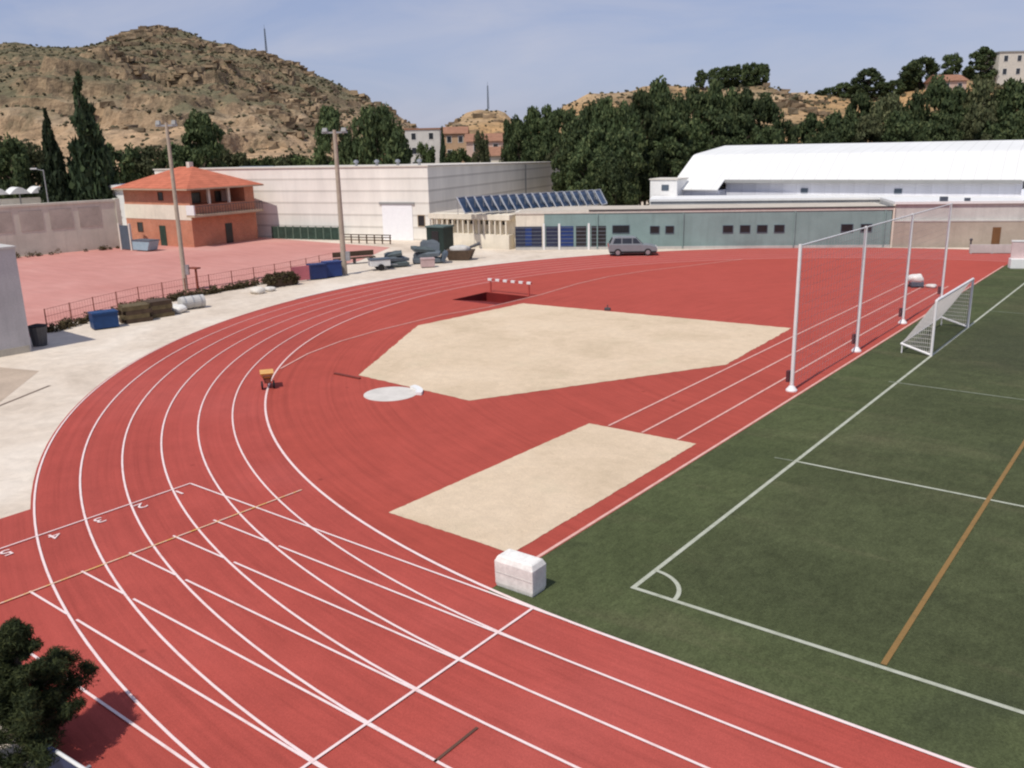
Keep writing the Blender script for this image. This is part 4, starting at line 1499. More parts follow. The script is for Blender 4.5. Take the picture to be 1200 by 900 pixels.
cs = [(rng.uniform(-1.1, 1.1), rng.uniform(-0.45, 0.45), rng.uniform(0.15, 0.85)) for _ in range(60)]
V_, F_ = leaves(cs, [0.26] * 60, 60, 0.1, 5)
o = bpy.data.objects.new('foliage', leaf_mesh('foliage', V_, F_, 'weeds'))
col.objects.link(o)
o.parent = t
MB().box(-1.0, 1.0, -0.35, 0.35, 0, 0.75).build('branches', 'brownwood', t)
t = thing('pink_board', (-44.0, 26.8, 0), R(78), 'pink board standing between the brown hedge and the blue crates', 'board')
MB().box(-0.7, 0.7, -0.04, 0.04, 0.1, 1.15).build('board', 'pinkboard', t)
for s in (-1, 1):
    MB().box(s * 0.6 - 0.04, s * 0.6 + 0.04, -0.2, 0.2, 0, 0.1).build('foot', 'steel', t)
crate((-44.0, 28.35, 0), R(70), 1.25, 0.9, 1.15, 'navy', 'dark navy crate beside the pink board, left of the brighter blue one')
crate((-43.9, 29.75, 0), R(70), 1.3, 0.9, 1.2, 'blue', 'bright blue crate close to the thicker light pole')

# clutter near the warehouse
def mat_pile(loc, rz, mats, label):
    t_ = thing('mat_pile', loc, rz, label, 'mat pile')
    for k, (x, y, z, lx, ly, lz, tx, ty, rzz, mt) in enumerate(mats):
        mb_ = MB()
        n1_, n2_ = 9, 6
        r_ = random.Random(k * 7 + int(lx * 100))
        ph_ = [r_.uniform(0, 6.28) for _ in range(4)]
        # sagging padded slab: top and bottom sheets joined round the rim
        vs_, fs_ = [], []
        for lev_ in (0, 1):
            for j in range(n2_ + 1):
                for i in range(n1_ + 1):
                    a_, b_ = i / n1_ * 2 - 1, j / n2_ * 2 - 1
                    rim = (1 - abs(a_) ** 6) * (1 - abs(b_) ** 6)
                    wv = 0.05 * math.sin(3.1 * a_ + ph_[0]) * math.sin(2.3 * b_ + ph_[1]) + 0.03 * math.sin(7 * a_ + ph_[2])
                    zz_ = (lz / 2 * (0.55 + 0.45 * rim) + wv * rim) if lev_ else -lz / 2 * (0.7 + 0.3 * rim)
                    vs_.append((a_ * lx / 2, b_ * ly / 2, zz_))
        w1, o2 = n1_ + 1, (n1_ + 1) * (n2_ + 1)
        for j in range(n2_):
            for i in range(n1_):
                q0 = j * w1 + i
                fs_.append((q0, q0 + w1, q0 + w1 + 1, q0 + 1))
                fs_.append((o2 + q0, o2 + q0 + 1, o2 + q0 + w1 + 1, o2 + q0 + w1))
        rim_ = [i for i in range(w1)] + [j * w1 + n1_ for j in range(1, n2_ + 1)] + [n2_ * w1 + i for i in range(n1_ - 1, -1, -1)] + [j * w1 for j in range(n2_ - 1, 0, -1)]
        for i in range(len(rim_)):
            p0, p1 = rim_[i], rim_[(i + 1) % len(rim_)]
            fs_.append((p0, p1, o2 + p1, o2 + p0))
        me_o = mb_.add(vs_, fs_).build('mat', mt, t_)
        me_o.location = (x, y, z)
        me_o.rotation_euler = (tx, ty, rzz)
    t_.scale = (0.86, 0.86, 0.86)
    return t_


mat_pile((-43.6, 36.4, 0), R(60), [(0, 0, 0.30, 2.2, 1.5, 0.5, 0, 0, 0, 'tarp2'), (0.1, 0.1, 0.78, 2.0, 1.4, 0.45, 0.06, 0.05, 0.2, 'tarp'), (-0.2, 0.2, 1.2, 1.7, 1.3, 0.4, 0.1, -0.14, -0.25, 'tarp2')],
         'green grey pile of mats just right of the small white trailer')
mat_pile((-43.0, 39.4, 0), R(45), [(0, 0, 0.32, 2.7, 1.7, 0.55, 0, 0, 0, 'tarp'), (0.1, 0.1, 0.86, 2.6, 1.6, 0.5, 0.04, -0.05, -0.12, 'tarp'), (-0.3, 0.15, 1.34, 2.1, 1.5, 0.45, 0.12, 0.12, 0.25, 'tarp2'), (0.4, 0.5, 1.55, 1.9, 0.35, 1.3, -0.35, 0.1, 0.1, 'tarp'), (1.7, -0.3, 0.62, 0.32, 1.5, 1.3, 0.0, 0.5, 0.1, 'slate')],
         'larger grey blue pile of mats in front of the dark green cabin')
t = thing('small_trailer', (-43.4, 34.3, 0), R(60), 'small white trailer at the left end of the mat piles', 'trailer')
MB().box(-0.8, 0.8, -0.5, 0.5, 0.35, 0.85).build('trailer_body', 'frame', t, bevel=0.03)
MB().box(-0.84, 0.84, -0.54, 0.54, 0.85, 0.95).build('trailer_cover', 'slate', t, bevel=0.02)
for s in (-1, 1):
    MB().tube((0, s * 0.52, 0.27), (0, s * 0.64, 0.27), 0.27, 0.27, 16).build('wheel', 'rubber', t)
MB().tube((0.8, 0, 0.4), (1.5, 0, 0.35), 0.035, 0.035, 8).build('drawbar', 'steel', t)
t = thing('bench', (-48.2, 36.0, 0), R(64), 'long dark brown bench beside the thicker light pole, left of the trailer', 'bench')
MB().box(-1.8, 1.8, -0.3, 0.3, 0.45, 0.55).build('seat', 'brownwood', t)
MB().box(-1.8, 1.8, 0.24, 0.32, 0.62, 1.05).build('backrest', 'brownwood', t)
for x in (-1.5, 0, 1.5):
    MB().box(x - 0.06, x + 0.06, -0.26, 0.3, 0, 0.45).build('leg', 'darksteel', t)
t = crate((-41.0, 37.4, 0), R(50), 1.1, 0.7, 0.75, plain('pale_pink_plastic', (0.50, 0.36, 0.34), 0.6), 'pale pinkish box in front of the grey blue mat pile', 'box', 'storage_box')
t = thing('dark_cabin', (-47.0, 45.6, 0), ag, 'tall dark green cabin at the right corner of the warehouse', 'cabin')
MB().box(-0.95, 0.95, -0.8, 0.8, 0.08, 2.35).build('cabin_body', plain('dark_green_metal', (0.018, 0.032, 0.026), 0.55, 0.25), t, bevel=0.02)
MB().box(-1.03, 1.03, -0.88, 0.88, 2.35, 2.5).build('cabin_roof', plain('grey_green_metal', (0.09, 0.13, 0.12), 0.6), t, bevel=0.02)
MB().box(-0.35, 0.4, -0.84, -0.802, 0.12, 2.05).build('door', 'dark', t)
t = thing('brown_skip', (-41.9, 42.5, 0), R(30), 'brown open skip filled with pale rubble near the dark green cabin', 'skip')
MB().extrude_y([(-0.9, 0.05), (0.9, 0.05), (1.25, 0.85), (-1.25, 0.85)], -0.7, 0.7).build('skip_body', 'brownwood', t, bevel=0.02)
blob(MB(), 0, 0, 0.9, 0.85, 0.55, 0.35, 8, floor=0.7).build('rubble', 'greige', t, smooth=True)
MB().tube((0.5, 0.3, 0.9), (1.7, 0.5, 1.35), 0.10, 0.14, 8).build('protruding_beam', 'darksteel', t)

# blue board outside the near straight
t = thing('blue_barrier', (-4.9, -10.75, 0), R(4), 'dark blue barrier board with white top rail under the near pine', 'barrier')
MB().box(0, 3.2, -0.03, 0.03, 0.05, 0.62).build('board', plain('dull_navy_board', (0.03, 0.04, 0.10), 0.6), t)
MB().tube((0.9, -0.02, 0.65), (3.25, -0.02, 0.65), 0.03, 0.03, 10).build('top_rail', 'frame', t)
for x in (0.1, 1.6, 3.1):
    MB().box(x - 0.03, x + 0.03, 0.032, 0.1, 0, 0.62).build('post', 'steel', t)

# ------------------------------------------------------------------ trees
def trunk_mesh(seed, hgt, r0, spread, nl, lean=0.03, start=0.25):
    r_ = random.Random(seed)
    mb_ = MB()
    pts = [Vector((0, 0, -0.3))]
    for i in range(1, 6):
        pts.append(Vector((r_.uniform(-lean, lean) * i, r_.uniform(-lean, lean) * i, hgt * i / 5)))
    mb_.path(pts, [r0 * (1 - 0.17 * i) for i in range(6)], 7)
    for k in range(nl):
        u_ = start + (0.95 - start) * k / nl
        base = pts[0].lerp(pts[-1], u_)
        a = r_.uniform(0, 6.28)
        l_ = spread * r_.uniform(0.5, 0.95) * (1.1 - 0.6 * u_)
        mid = base + Vector((math.cos(a) * l_ * 0.5, math.sin(a) * l_ * 0.5, l_ * 0.18))
        end = base + Vector((math.cos(a) * l_, math.sin(a) * l_, l_ * 0.45))
        mb_.path([base, mid, end], [r0 * 0.35, r0 * 0.22, r0 * 0.08], 5)
    return mb_


def proto(kind, seed):
    """unit tree: height 1, crown width about 1; returns (trunk mesh builder, leaf verts, faces, leaf material)"""
    r_ = np.random.default_rng(seed)
    cs_, rs_ = [], []
    if kind == 'cypress':
        for z in np.linspace(0.06, 0.97, 30):
            rr = 0.5 * (1 - z) ** 0.75 * min(1, 0.55 + z * 2.2)
            n_ = max(1, int(rr * 16))
            for k in range(n_):
                a = r_.uniform(0, 6.28)
                q_ = rr * r_.uniform(0.35, 0.9)
                cs_.append((q_ * math.cos(a), q_ * math.sin(a), z + r_.uniform(-.02, .02)))
                rs_.append(max(0.028, rr * 0.42))
        V__, F__ = leaves(cs_, rs_, 60, 0.042, seed, squash=0.6, aspect=2.4)
        return trunk_mesh(seed, 0.85, 0.03, 0.1, 4), V__, F__, 'leaf_cypress'
    if kind == 'pine':        # tall irregular pine, crown from 25% up
        for k in range(62):
            z = r_.uniform(0.14, 0.95)
            env = 0.5 * math.sin(PI * min(1, ((z + 0.02) / 1.0)) ** 0.85) ** 0.7
            a = r_.uniform(0, 6.28)
            q_ = env * r_.uniform(0.15, 0.95) ** 0.6
            cs_.append((q_ * math.cos(a), q_ * math.sin(a), z))
            rs_.append(r_.uniform(0.085, 0.15))
        V__, F__ = leaves(cs_, rs_, 130, 0.036, seed, squash=0.6, shell=0.2)
        return trunk_mesh(seed, 0.82, 0.028, 0.42, 12), V__, F__, 'leaf_pine'
    if kind == 'round':
        for k in range(52):
            d_ = r_.normal(size=3)
            d_ /= np.linalg.norm(d_)
            q_ = r_.uniform(0.3, 1) ** 0.5
            cs_.append((0.42 * q_ * d_[0], 0.42 * q_ * d_[1], 0.52 + 0.40 * q_ * d_[2]))
            rs_.append(r_.uniform(0.08, 0.15))
        V__, F__ = leaves(cs_, rs_, 130, 0.037, seed, squash=0.75, shell=0.2)
        return trunk_mesh(seed, 0.7, 0.03, 0.4, 10), V__, F__, 'leaf_pine'
    # broad
    for k in range(44):
        d_ = r_.normal(size=3)
        d_ /= np.linalg.norm(d_)
        q_ = r_.uniform(0.25, 1) ** 0.5
        cs_.append((0.42 * q_ * d_[0], 0.42 * q_ * d_[1], 0.55 + 0.38 * q_ * d_[2]))
        rs_.append(r_.uniform(0.08, 0.16))
    V__, F__ = leaves(cs_, rs_, 120, 0.042, seed, squash=0.8, aspect=1.3, shell=0.2)
    return trunk_mesh(seed, 0.65, 0.03, 0.4, 9), V__, F__, 'leaf_broad'


PROTO = {}


def tree_parts(kind, seed, mat=None):
    key = (kind, seed, mat)
    if key not in PROTO:
        tb, V__, F__, lm = proto(kind, seed)
        me_ = leaf_mesh('crown', V__, F__, mat or lm)
        tm = bpy.data.meshes.new('trunk')
        tm.from_pydata(tb.v, [], tb.f)
        tm.materials.append(M['bark'])
        PROTO[key] = (tm, me_)
    return PROTO[key]


def tree(name, kind, seed, px, top, wpx, t_, label, zb=0.0, mat=None, group=None, cat='tree', ybase=None):
    p_ = at(px, top, t_)
    if ybase is not None:
        zb = at(px, ybase, t_).z
        zb -= 0.6 + 0.16 * (p_.z - zb)
    hgt = p_.z - zb
    dist = (p_ - CAM).dot(_fw)
    wid = wpx * dist / FOC
    tm, cm = tree_parts(kind, seed, mat)
    o_ = thing(name, (p_.x, p_.y, zb), random.Random(int(px * 7 + t_)).uniform(0, 6.28), label, cat, group)
    o_.scale = (wid, wid, hgt)
    for nm, me_ in (('trunk', tm), ('crown', cm)):
        c_ = bpy.data.objects.new(nm, me_)
        col.objects.link(c_)
        c_.parent = o_
    return o_


tree('cypress_tree', 'cypress', 1, 90, 86, 70, 106, 'tall pointed dark cypress, the larger of two, behind the grey wall')
tree('cypress_tree', 'cypress', 2, 53, 130, 44, 104, 'shorter pointed cypress left of the tall one')
tree('pine_tree', 'round', 3, 4, 148, 58, 112, 'dark round tree at the left edge of the photo behind the white canopy')
tree('broadleaf_tree', 'broad', 4, 30, 160, 64, 116, 'olive green tree between the left edge tree and the shorter cypress', mat='leaf_olive')
tree('broadleaf_tree', 'broad', 5, 128, 152, 70, 122, 'dark olive tree right of the tall cypress', mat='leaf_pine')
tree('broadleaf_tree', 'broad', 4, 168, 168, 64, 126, 'low green tree just left of the pale light pole top', mat='leaf_olive')
tree('pine_tree', 'round', 6, 203, 162, 62, 128, 'low dark tree behind the left slope of the red tile roof')
tree('pine_tree', 'pine', 7, 234, 132, 66, 130, 'dark pine rising above the red tile roof')
for k, (px, top, wp) in enumerate([(278, 176, 52), (308, 172, 54), (338, 177, 50), (364, 170, 52), (324, 182, 50), (292, 182, 50), (258, 168, 46)]):
    tree('low_tree', 'broad', 5 if k % 2 else 4, px, top, wp, 138 + (k % 3) * 3, 'low green tree in the row behind the warehouse left of the thicker light pole', mat='leaf_broad' if k % 2 else 'leaf_olive', group='low trees behind the warehouse')
tree('pine_tree', 'pine', 8, 384, 126, 60, 134, 'dark pine behind the thicker light pole')
tree('pine_tree', 'round', 9, 441, 108, 76, 130, 'big round dark pine at the left of the village gap')
tree('pine_tree', 'round', 6, 466, 150, 36, 131, 'smaller dark tree leaning on the right of the big round pine')
tree('pine_tree', 'round', 3, 414, 150, 50, 132, 'dark tree filling the gap between the two big pines behind the warehouse')
tree('broadleaf_tree', 'broad', 4, 498, 164, 32, 150, 'light green tree in front of the pale village house')
tree('broadleaf_tree', 'broad', 5, 536, 163, 42, 150, 'bright green tree in the middle of the village gap')
tree('cypress_tree', 'cypress', 2, 518, 150, 16, 152, 'small dark cypress between the two green village trees')
tree('broadleaf_tree', 'broad', 4, 563, 150, 26, 146, 'slender grey green tree right of the bright green village tree', mat='leaf_olive')
tree('broadleaf_tree', 'broad', 5, 622, 168, 34, 152, 'low green tree below the left end of the dense wood')
tree('broadleaf_tree', 'broad', 4, 652, 168, 40, 141, 'olive tree below the dense wood above the warehouse roof', mat='leaf_olive')
rt = random.Random(5)
wood = [(602, 128, 36, 150), (622, 124, 40, 148), (643, 122, 40, 146), (664, 119, 44, 143), (688, 121, 46, 122), (708, 118, 48, 118), (730, 113, 50, 118), (752, 106, 50, 124), (774, 96, 50, 132),
        (796, 100, 48, 136), (815, 104, 48, 140), (836, 97, 50, 138), (858, 98, 52, 141), (880, 104, 52, 138), (900, 112, 48, 141), (916, 132, 40, 138),
        (676, 138, 50, 116), (702, 146, 54, 112), (728, 146, 54, 112), (756, 142, 58, 131), (784, 132, 58, 132), (812, 135, 56, 134), (842, 132, 58, 133), (872, 134, 56, 134), (900, 140, 48, 133),
        (684, 172, 44, 108), (706, 176, 48, 106), (722, 180, 40, 104), (748, 170, 56, 131), (774, 166, 54, 130), (638, 146, 40, 144), (612, 140, 34, 146), (668, 152, 36, 126), (628, 158, 40, 145), (790, 160, 44, 128)]
for k, (px, top, wp, tt) in enumerate(wood):
    tree('pine_tree', 'pine' if k % 3 else 'round', [7, 8, 10, 11][k % 4] if k % 3 else [6, 9, 3][k % 3], px + rt.uniform(-3, 3), top + rt.uniform(-3, 3), wp * 1.2, tt, 'dark pine in the dense wood behind the solar panels', group='pines of the dense wood')
right = [(955, 132, 46, 142), (982, 116, 54, 144), (1010, 110, 54, 146), (1040, 110, 58, 142), (1072, 92, 62, 144), (1098, 88, 60, 146), (1126, 100, 58, 141), (1156, 76, 62, 144), (1186, 92, 64, 142),
         (1212, 90, 64, 144), (968, 146, 50, 136), (1022, 138, 58, 136), (1056, 134, 60, 135), (1086, 128, 60, 137), (1116, 138, 52, 135), (1146, 122, 60, 136), (1178, 124, 62, 135), (996, 140, 52, 137), (1204, 128, 60, 135)]
for k, (px, top, wp, tt) in enumerate(right):
    tree('pine_tree', 'pine' if k % 3 != 1 else 'round', [8, 10, 11, 7][k % 4] if k % 3 != 1 else 9, px + rt.uniform(-4, 4), top + rt.uniform(-3, 3), wp * 1.1, tt, 'dull green pine in the belt behind the right part of the hall roof', group='pines behind the right part of the hall', mat='leaf_olive' if k % 4 == 3 else None)
tree('low_tree', 'broad', 5, 938, 152, 44, 138, 'lone low grey green tree in the gap of the pines above the hall roof', mat='leaf_olive')

TP = 215
for px, top, wp, yb, kd, sd, lb in [(822, 79, 17, 100, 'round', 3, 'small dark pine alone at the left of the row on the plateau edge'),
                                    (1018, 80, 44, 110, 'pine', 7, 'broad dark pine on the plateau left of the pink houses, the widest of three'),
                                    (990, 95, 26, 112, 'round', 6, 'small round pine at the left of the broad plateau pine'),
                                    (1049, 91, 28, 110, 'round', 9, 'low dark pine at the right of the broad plateau pine'),
                                    (1082, 62, 48, 100, 'round', 9, 'large dark umbrella shaped pine on the skyline left of the pink houses'),
                                    (1118, 59, 28, 88, 'round', 3, 'small round pine on the skyline above the pink houses'),
                                    (1155, 55, 42, 95, 'pine', 8, 'dark pine on the skyline just left of the white hilltop building')]:
    tree('pine_tree', kd, sd, px, top, wp, TP, lb, ybase=yb)
for px, top, wp, yb in [(962, 104, 18, 114), (974, 100, 20, 114), (1003, 96, 24, 114), (1034, 92, 28, 114), (1064, 92, 30, 112), (1066, 80, 28, 104), (1100, 84, 28, 104), (1138, 78, 28, 100), (1150, 84, 32, 102)]:
    tree('pine_tree', 'round', 9 if px % 2 else 3, px, top, wp, TP + 3, 'small dark pine filling the skyline row between the plateau gap and the hilltop building', ybase=yb, group='pines filling the right skyline')
for px, top, wp in [(842, 77, 30), (855, 75, 30), (868, 73, 30), (881, 71, 28), (894, 72, 22)]:
    tree('pine_tree', 'round', 6, px, top, wp, TP, 'dark pine in the tight row on the edge of the ochre plateau', ybase=100, group='pines in a row on the plateau edge')

# near pine at the lower left, beside the track
t = thing('young_pine', (-5.15, -10.62, 0), 0.3, 'young dark pine at the lower left outside the track, its shadow on the lanes', 'tree')
r_ = np.random.default_rng(11)
tk = MB()
tk.path([(0, 0, -0.1), (0.03, 0.0, 0.8), (-0.02, 0.04, 1.6), (0.0, 0.0, 2.35)], [0.11, 0.09, 0.055, 0.02], 9)
cs, rs = [], []
for k in range(74):
    u_ = r_.uniform(0.0, 1.0) ** 1.1
    z = 0.12 + 2.3 * u_
    reach = (1.55 * (1 - u_) ** 1.05 + 0.06) * r_.uniform(0.3, 1.0)
    a = r_.uniform(0, 6.28)
    tip = Vector((reach * math.cos(a), reach * math.sin(a), z + 0.20 * reach))
    b0_ = Vector((0, 0, max(0.05, z - 0.12)))
    tk.path([b0_, b0_.lerp(tip, 0.55) + Vector((0, 0, -0.05)), tip], [0.026, 0.017, 0.006], 5)
    for q_ in (0.45, 0.7, 0.88, 1.0):
        c_ = b0_.lerp(tip, q_)
        cs.append((c_.x + r_.uniform(-.09, .09), c_.y + r_.uniform(-.09, .09), c_.z + r_.uniform(-.04, .06)))
        rs.append(r_.uniform(0.09, 0.26) * (1.15 - 0.6 * u_))
tk.build('trunk', 'bark', t)
V_, F_ = leaves(cs, rs, 330, 0.016, 12, squash=0.85, aspect=7.0, shell=0.02)
o = bpy.data.objects.new('crown', leaf_mesh('crown', V_, F_, 'leaf_near'))
col.objects.link(o)
o.parent = t

# ------------------------------------------------------------------ hills
def hash_noise(seed):
    r__ = np.random.default_rng(seed)
    G_ = r__.uniform(-1, 1, (64, 64))

    def f(x, y):
        xi, yi = np.floor(x).astype(int), np.floor(y).astype(int)
        u_, v_ = x - xi, y - yi
        u_, v_ = u_ * u_ * (3 - 2 * u_), v_ * v_ * (3 - 2 * v_)
        g = lambda a, b_: G_[a % 64, b_ % 64]
        return (g(xi, yi) * (1 - u_) + g(xi + 1, yi) * u_) * (1 - v_) + (g(xi, yi + 1) * (1 - u_) + g(xi + 1, yi + 1) * u_) * v_
    return f


def fbm(f, x, y, o_=5):
    s_, a_, t_ = 0, 1, 0
    for k in range(o_):
        s_ = s_ + a_ * f(x * 2 ** k + 17.3 * k, y * 2 ** k + 5.1 * k)
        t_ += a_
        a_ *= 0.52
    return s_ / t_


def hill_mat(name, olive, ochre, tan, zlo, zhi, strata):
    t_ = NT(name)
    v = t_.pos()
    x, y, z = t_.sep(v)
    g = t_.n('ShaderNodeNewGeometry')
    nz = t_.sep(g.outputs['True Normal'])[2]
    n1 = t_.noise(v, 0.022, 6, 0.62, 0.8)
    n2 = t_.noise(v, 0.11, 6, 0.7, 0.4)
    n3 = t_.noise(v, 0.5, 4, 0.7)
    zz = t_.math('ADD', t_.math('DIVIDE', t_.math('SUBTRACT', z, zlo), zhi - zlo), t_.math('MULTIPLY', t_.math('SUBTRACT', n1, 0.5), 1.5))
    base = t_.ramp(zz, [(0.1, ochre), (0.36, tan), (0.55, olive), (0.9, sc(olive, 0.9))])
    # rock ledges: horizontal strata showing on steeper ground
    zs = t_.math('ADD', t_.math('MULTIPLY', z, strata), t_.math('MULTIPLY', n1, 5.0))
    st = t_.math('FRACT', zs)
    ledge = t_.math('MULTIPLY', t_.ramp(st, [(0.0, 0.0), (0.1, 1.0), (0.35, 1.0), (0.5, 0.0)]), t_.ramp(n2, [(0.45, 0.0), (0.6, 1.0)]))
    steep = t_.ramp(nz, [(0.55, 1.0), (0.86, 0.0)])
    k = t_.mix(t_.math('MULTIPLY', ledge, 0.55), base, sc(ochre, 0.95))
    k = t_.mix(t_.math('MULTIPLY', steep, 0.75), k, t_.mix(n2, sc(ochre, 1.1), sc(tan, 0.6)))
    n4 = t_.noise(v, 0.045, 6, 0.68, 1.2, stretch=(1, 1, 2.2))
    k = t_.mix(t_.ramp(n4, [(0.5, 0.0), (0.62, 0.75)]), k, sc(tan, 0.42))
    k = t_.mix(t_.ramp(n2, [(0.5, 0.0), (0.68, 0.65)]), k, sc(olive, 0.72))
    k = t_.mix(1.0, k, t_.ramp(n3, [(0.25, 0.6), (0.7, 1.12)]), 'MULTIPLY')
    t_.color(k)
    t_.rough(0.95, 0.08)
    t_.bump(n3, 0.8, 1.2)
    return t_.m


HM1 = hill_mat('dry_scrubby_hillside', (0.168, 0.150, 0.090), (0.48, 0.325, 0.195), (0.37, 0.275, 0.178), 10, 42, 0.16)
HM2 = hill_mat('ochre_cliff', (0.22, 0.18, 0.10), (0.50, 0.31, 0.15), (0.46, 0.33, 0.20), 8, 60, 0.3)


def hill(name, ridge, tr, t0_, t1_, mat, seed, ns, ntt, power, rough_, terrace, zback=0.75, base=0.0):
    """height field: ridge = skyline bearings at distance tr, rising from a foot at t0_"""
    f = hash_noise(seed)
    pts = [at(px, py, tr) for px, py in ridge]
    RT = Vector((math.sin(YAW), -math.cos(YAW), 0))
    sarr = np.array([(p_ - CAM).dot(RT) for p_ in pts])
    zarr = np.array([p_.z for p_ in pts])
    S_ = np.linspace(sarr[0], sarr[-1], ns)
    T_ = np.concatenate([np.linspace(t0_, tr, ntt), np.linspace(tr, t1_, 14)[1:]])
    ss, tt = np.meshgrid(S_, T_)
    # keep the skyline on the same bearing at every distance
    zr = np.interp(ss, sarr, zarr)
    u_ = np.clip((tt - t0_) / (tr - t0_), 0, 1)
    # gullies bend the rise
    gl = fbm(f, ss / 38.0, tt / 60.0, 5)
    uu = np.clip(u_ + 0.10 * gl * np.sin(PI * u_), 0, 1)
    h_ = zr * uu ** power
    h_ = h_ + rough_ * fbm(f, ss / 14.0 + 9, tt / 14.0 + 3, 5) * (0.25 + 0.9 * np.sin(PI * np.clip(u_, 0, 1)) ** 0.7)
    wq = 1.6
    if terrace > 0:
        q_ = h_ / terrace + wq * fbm(f, ss / 45, tt / 45, 4)
        fl = np.floor(q_)
        fr_ = q_ - fl
        sm = np.clip((fr_ - 0.55) / 0.3, 0, 1)
        sm = sm * sm * (3 - 2 * sm)
        hq = (fl + sm - wq * fbm(f, ss / 45, tt / 45, 4)) * terrace
        mix_ = np.clip(0.42 + 1.7 * fbm(f, ss / 34 + 31, tt / 24, 4), 0.0, 0.92) * np.sin(PI * np.clip(u_, 0.0, 0.97)) ** 0.5
        h_ = h_ * (1 - mix_) + hq * mix_
    back = tt > tr
    h_ = np.where(back, zr * (1 - zback * ((tt - tr) / (t1_ - tr)) ** 1.3), h_)
    edge = np.clip(np.minimum(ss - S_[0], S_[-1] - ss) / 20.0, 0, 1)
    h_ = np.maximum(h_, 0) * (0.0 + edge) + base - 1.0
    V3 = np.stack([CAM.x + ss * RT.x + tt * FH.x, CAM.y + ss * RT.y + tt * FH.y, h_], -1).reshape(-1, 3)
    nr, nc = ss.shape
    idx = np.arange(nr * nc).reshape(nr, nc)
    F4 = np.stack([idx[:-1, :-1], idx[:-1, 1:], idx[1:, 1:], idx[1:, :-1]], -1).reshape(-1, 4)
    me_ = bpy.data.meshes.new(name)
    me_.from_pydata(V3.tolist(), [], F4.tolist())
    me_.materials.append(mat)
    me_.update()
    o_ = bpy.data.objects.new(name, me_)
    col.objects.link(o_)
    struct(o_)
    return V3.reshape(nr, nc, 3), u_


r1_ = [(-220, 90), (-120, 70), (-50, 54), (0, 50), (18, 48), (34, 50), (60, 52), (98, 51), (125, 49), (142, 42), (158, 36), (176, 32), (190, 28), (200, 29), (222, 36), (246, 43), (264, 48), (290, 54), (318, 60), (346, 72), (366, 84), (384, 89), (398, 97), (418, 108), (440, 118), (462, 130), (484, 146), (508, 162), (540, 178)]
G1, U1 = hill('rocky_hill', r1_, 400, 185, 620, HM1, 3, 320, 190, 0.92, 4.6, 6.0)
r2_ = [(425, 175), (445, 150), (458, 137), (470, 134), (484, 142), (496, 150), (520, 147), (534, 136), (546, 126), (560, 124), (584, 125), (592, 128), (604, 140), (640, 142), (680, 150), (720, 170)]
G2, U2 = hill('ochre_knoll', r2_, 290, 190, 380, HM2, 5, 110, 60, 0.75, 1.4, 5.0)
r3_ = [(560, 175), (610, 148), (650, 126), (672, 112), (690, 105), (716, 101), (745, 99), (775, 94), (806, 96), (830, 97), (858, 95), (884, 93), (902, 97), (916, 104), (940, 103), (962, 106), (985, 107), (1012, 109), (1040, 107), (1066, 100), (1092, 92), (1122, 86), (1150, 90), (1178, 92), (1210, 92), (1260, 90), (1330, 110), (1400, 150)]
G3, U3 = hill('ochre_plateau', r3_, 218, 150, 330, HM2, 8, 220, 70, 0.55, 1.5, 4.0)

# scrub bushes over the slopes: too many to count
V_all, F_all, off = [], [], 0
ico = bmesh.new()
bmesh.ops.create_icosphere(ico, subdivisions=1, radius=1)
iv = np.array([v_.co[:] for v_ in ico.verts])
ifc = np.array([[v_.index for v_ in f_.verts] for f_ in ico.faces])
ico.free()
rs_ = np.random.default_rng(19)
fsc = hash_noise(40)
for G_, U_, n_, s0, s1 in ((G1, U1, 22000, 0.2, 0.85), (G2, U2, 900, 0.2, 0.6), (G3, U3, 5000, 0.2, 0.65)):
    nr, nc, _ = G_.shape
    for k in range(n_):
        i, j = rs_.integers(2, nr - 2), rs_.integers(2, nc - 2)
        p_ = G_[i, j] + rs_.uniform(-1.2, 1.2, 3) * np.array([1, 1, 0])
        dens = 0.5 + 0.5 * 1.3 * fbm(fsc, np.array(p_[0] / 34), np.array(p_[1] / 34), 3) + (0.25 if U_[i, j] > 0.62 else -0.12)
        if rs_.uniform() > dens:
            continue
        s_ = rs_.uniform(s0, s1) * (0.7 if rs_.uniform() < 0.6 else 1.0)
        vv = iv * (1 + rs_.uniform(-0.28, 0.28, (len(iv), 1))) * np.array([s_, s_, s_ * 0.75]) + p_ + np.array([0, 0, s_ * 0.2])
        V_all.append(vv)
        F_all.append(ifc + off)
        off += len(iv)
o = bpy.data.objects.new('hillside_scrub', leaf_mesh('hillside_scrub', np.concatenate(V_all), np.concatenate(F_all), 'scrub'))
col.objects.link(o)
tag(o, 'low scrub bushes dotted over the dry slopes', 'scrub', kind='stuff')

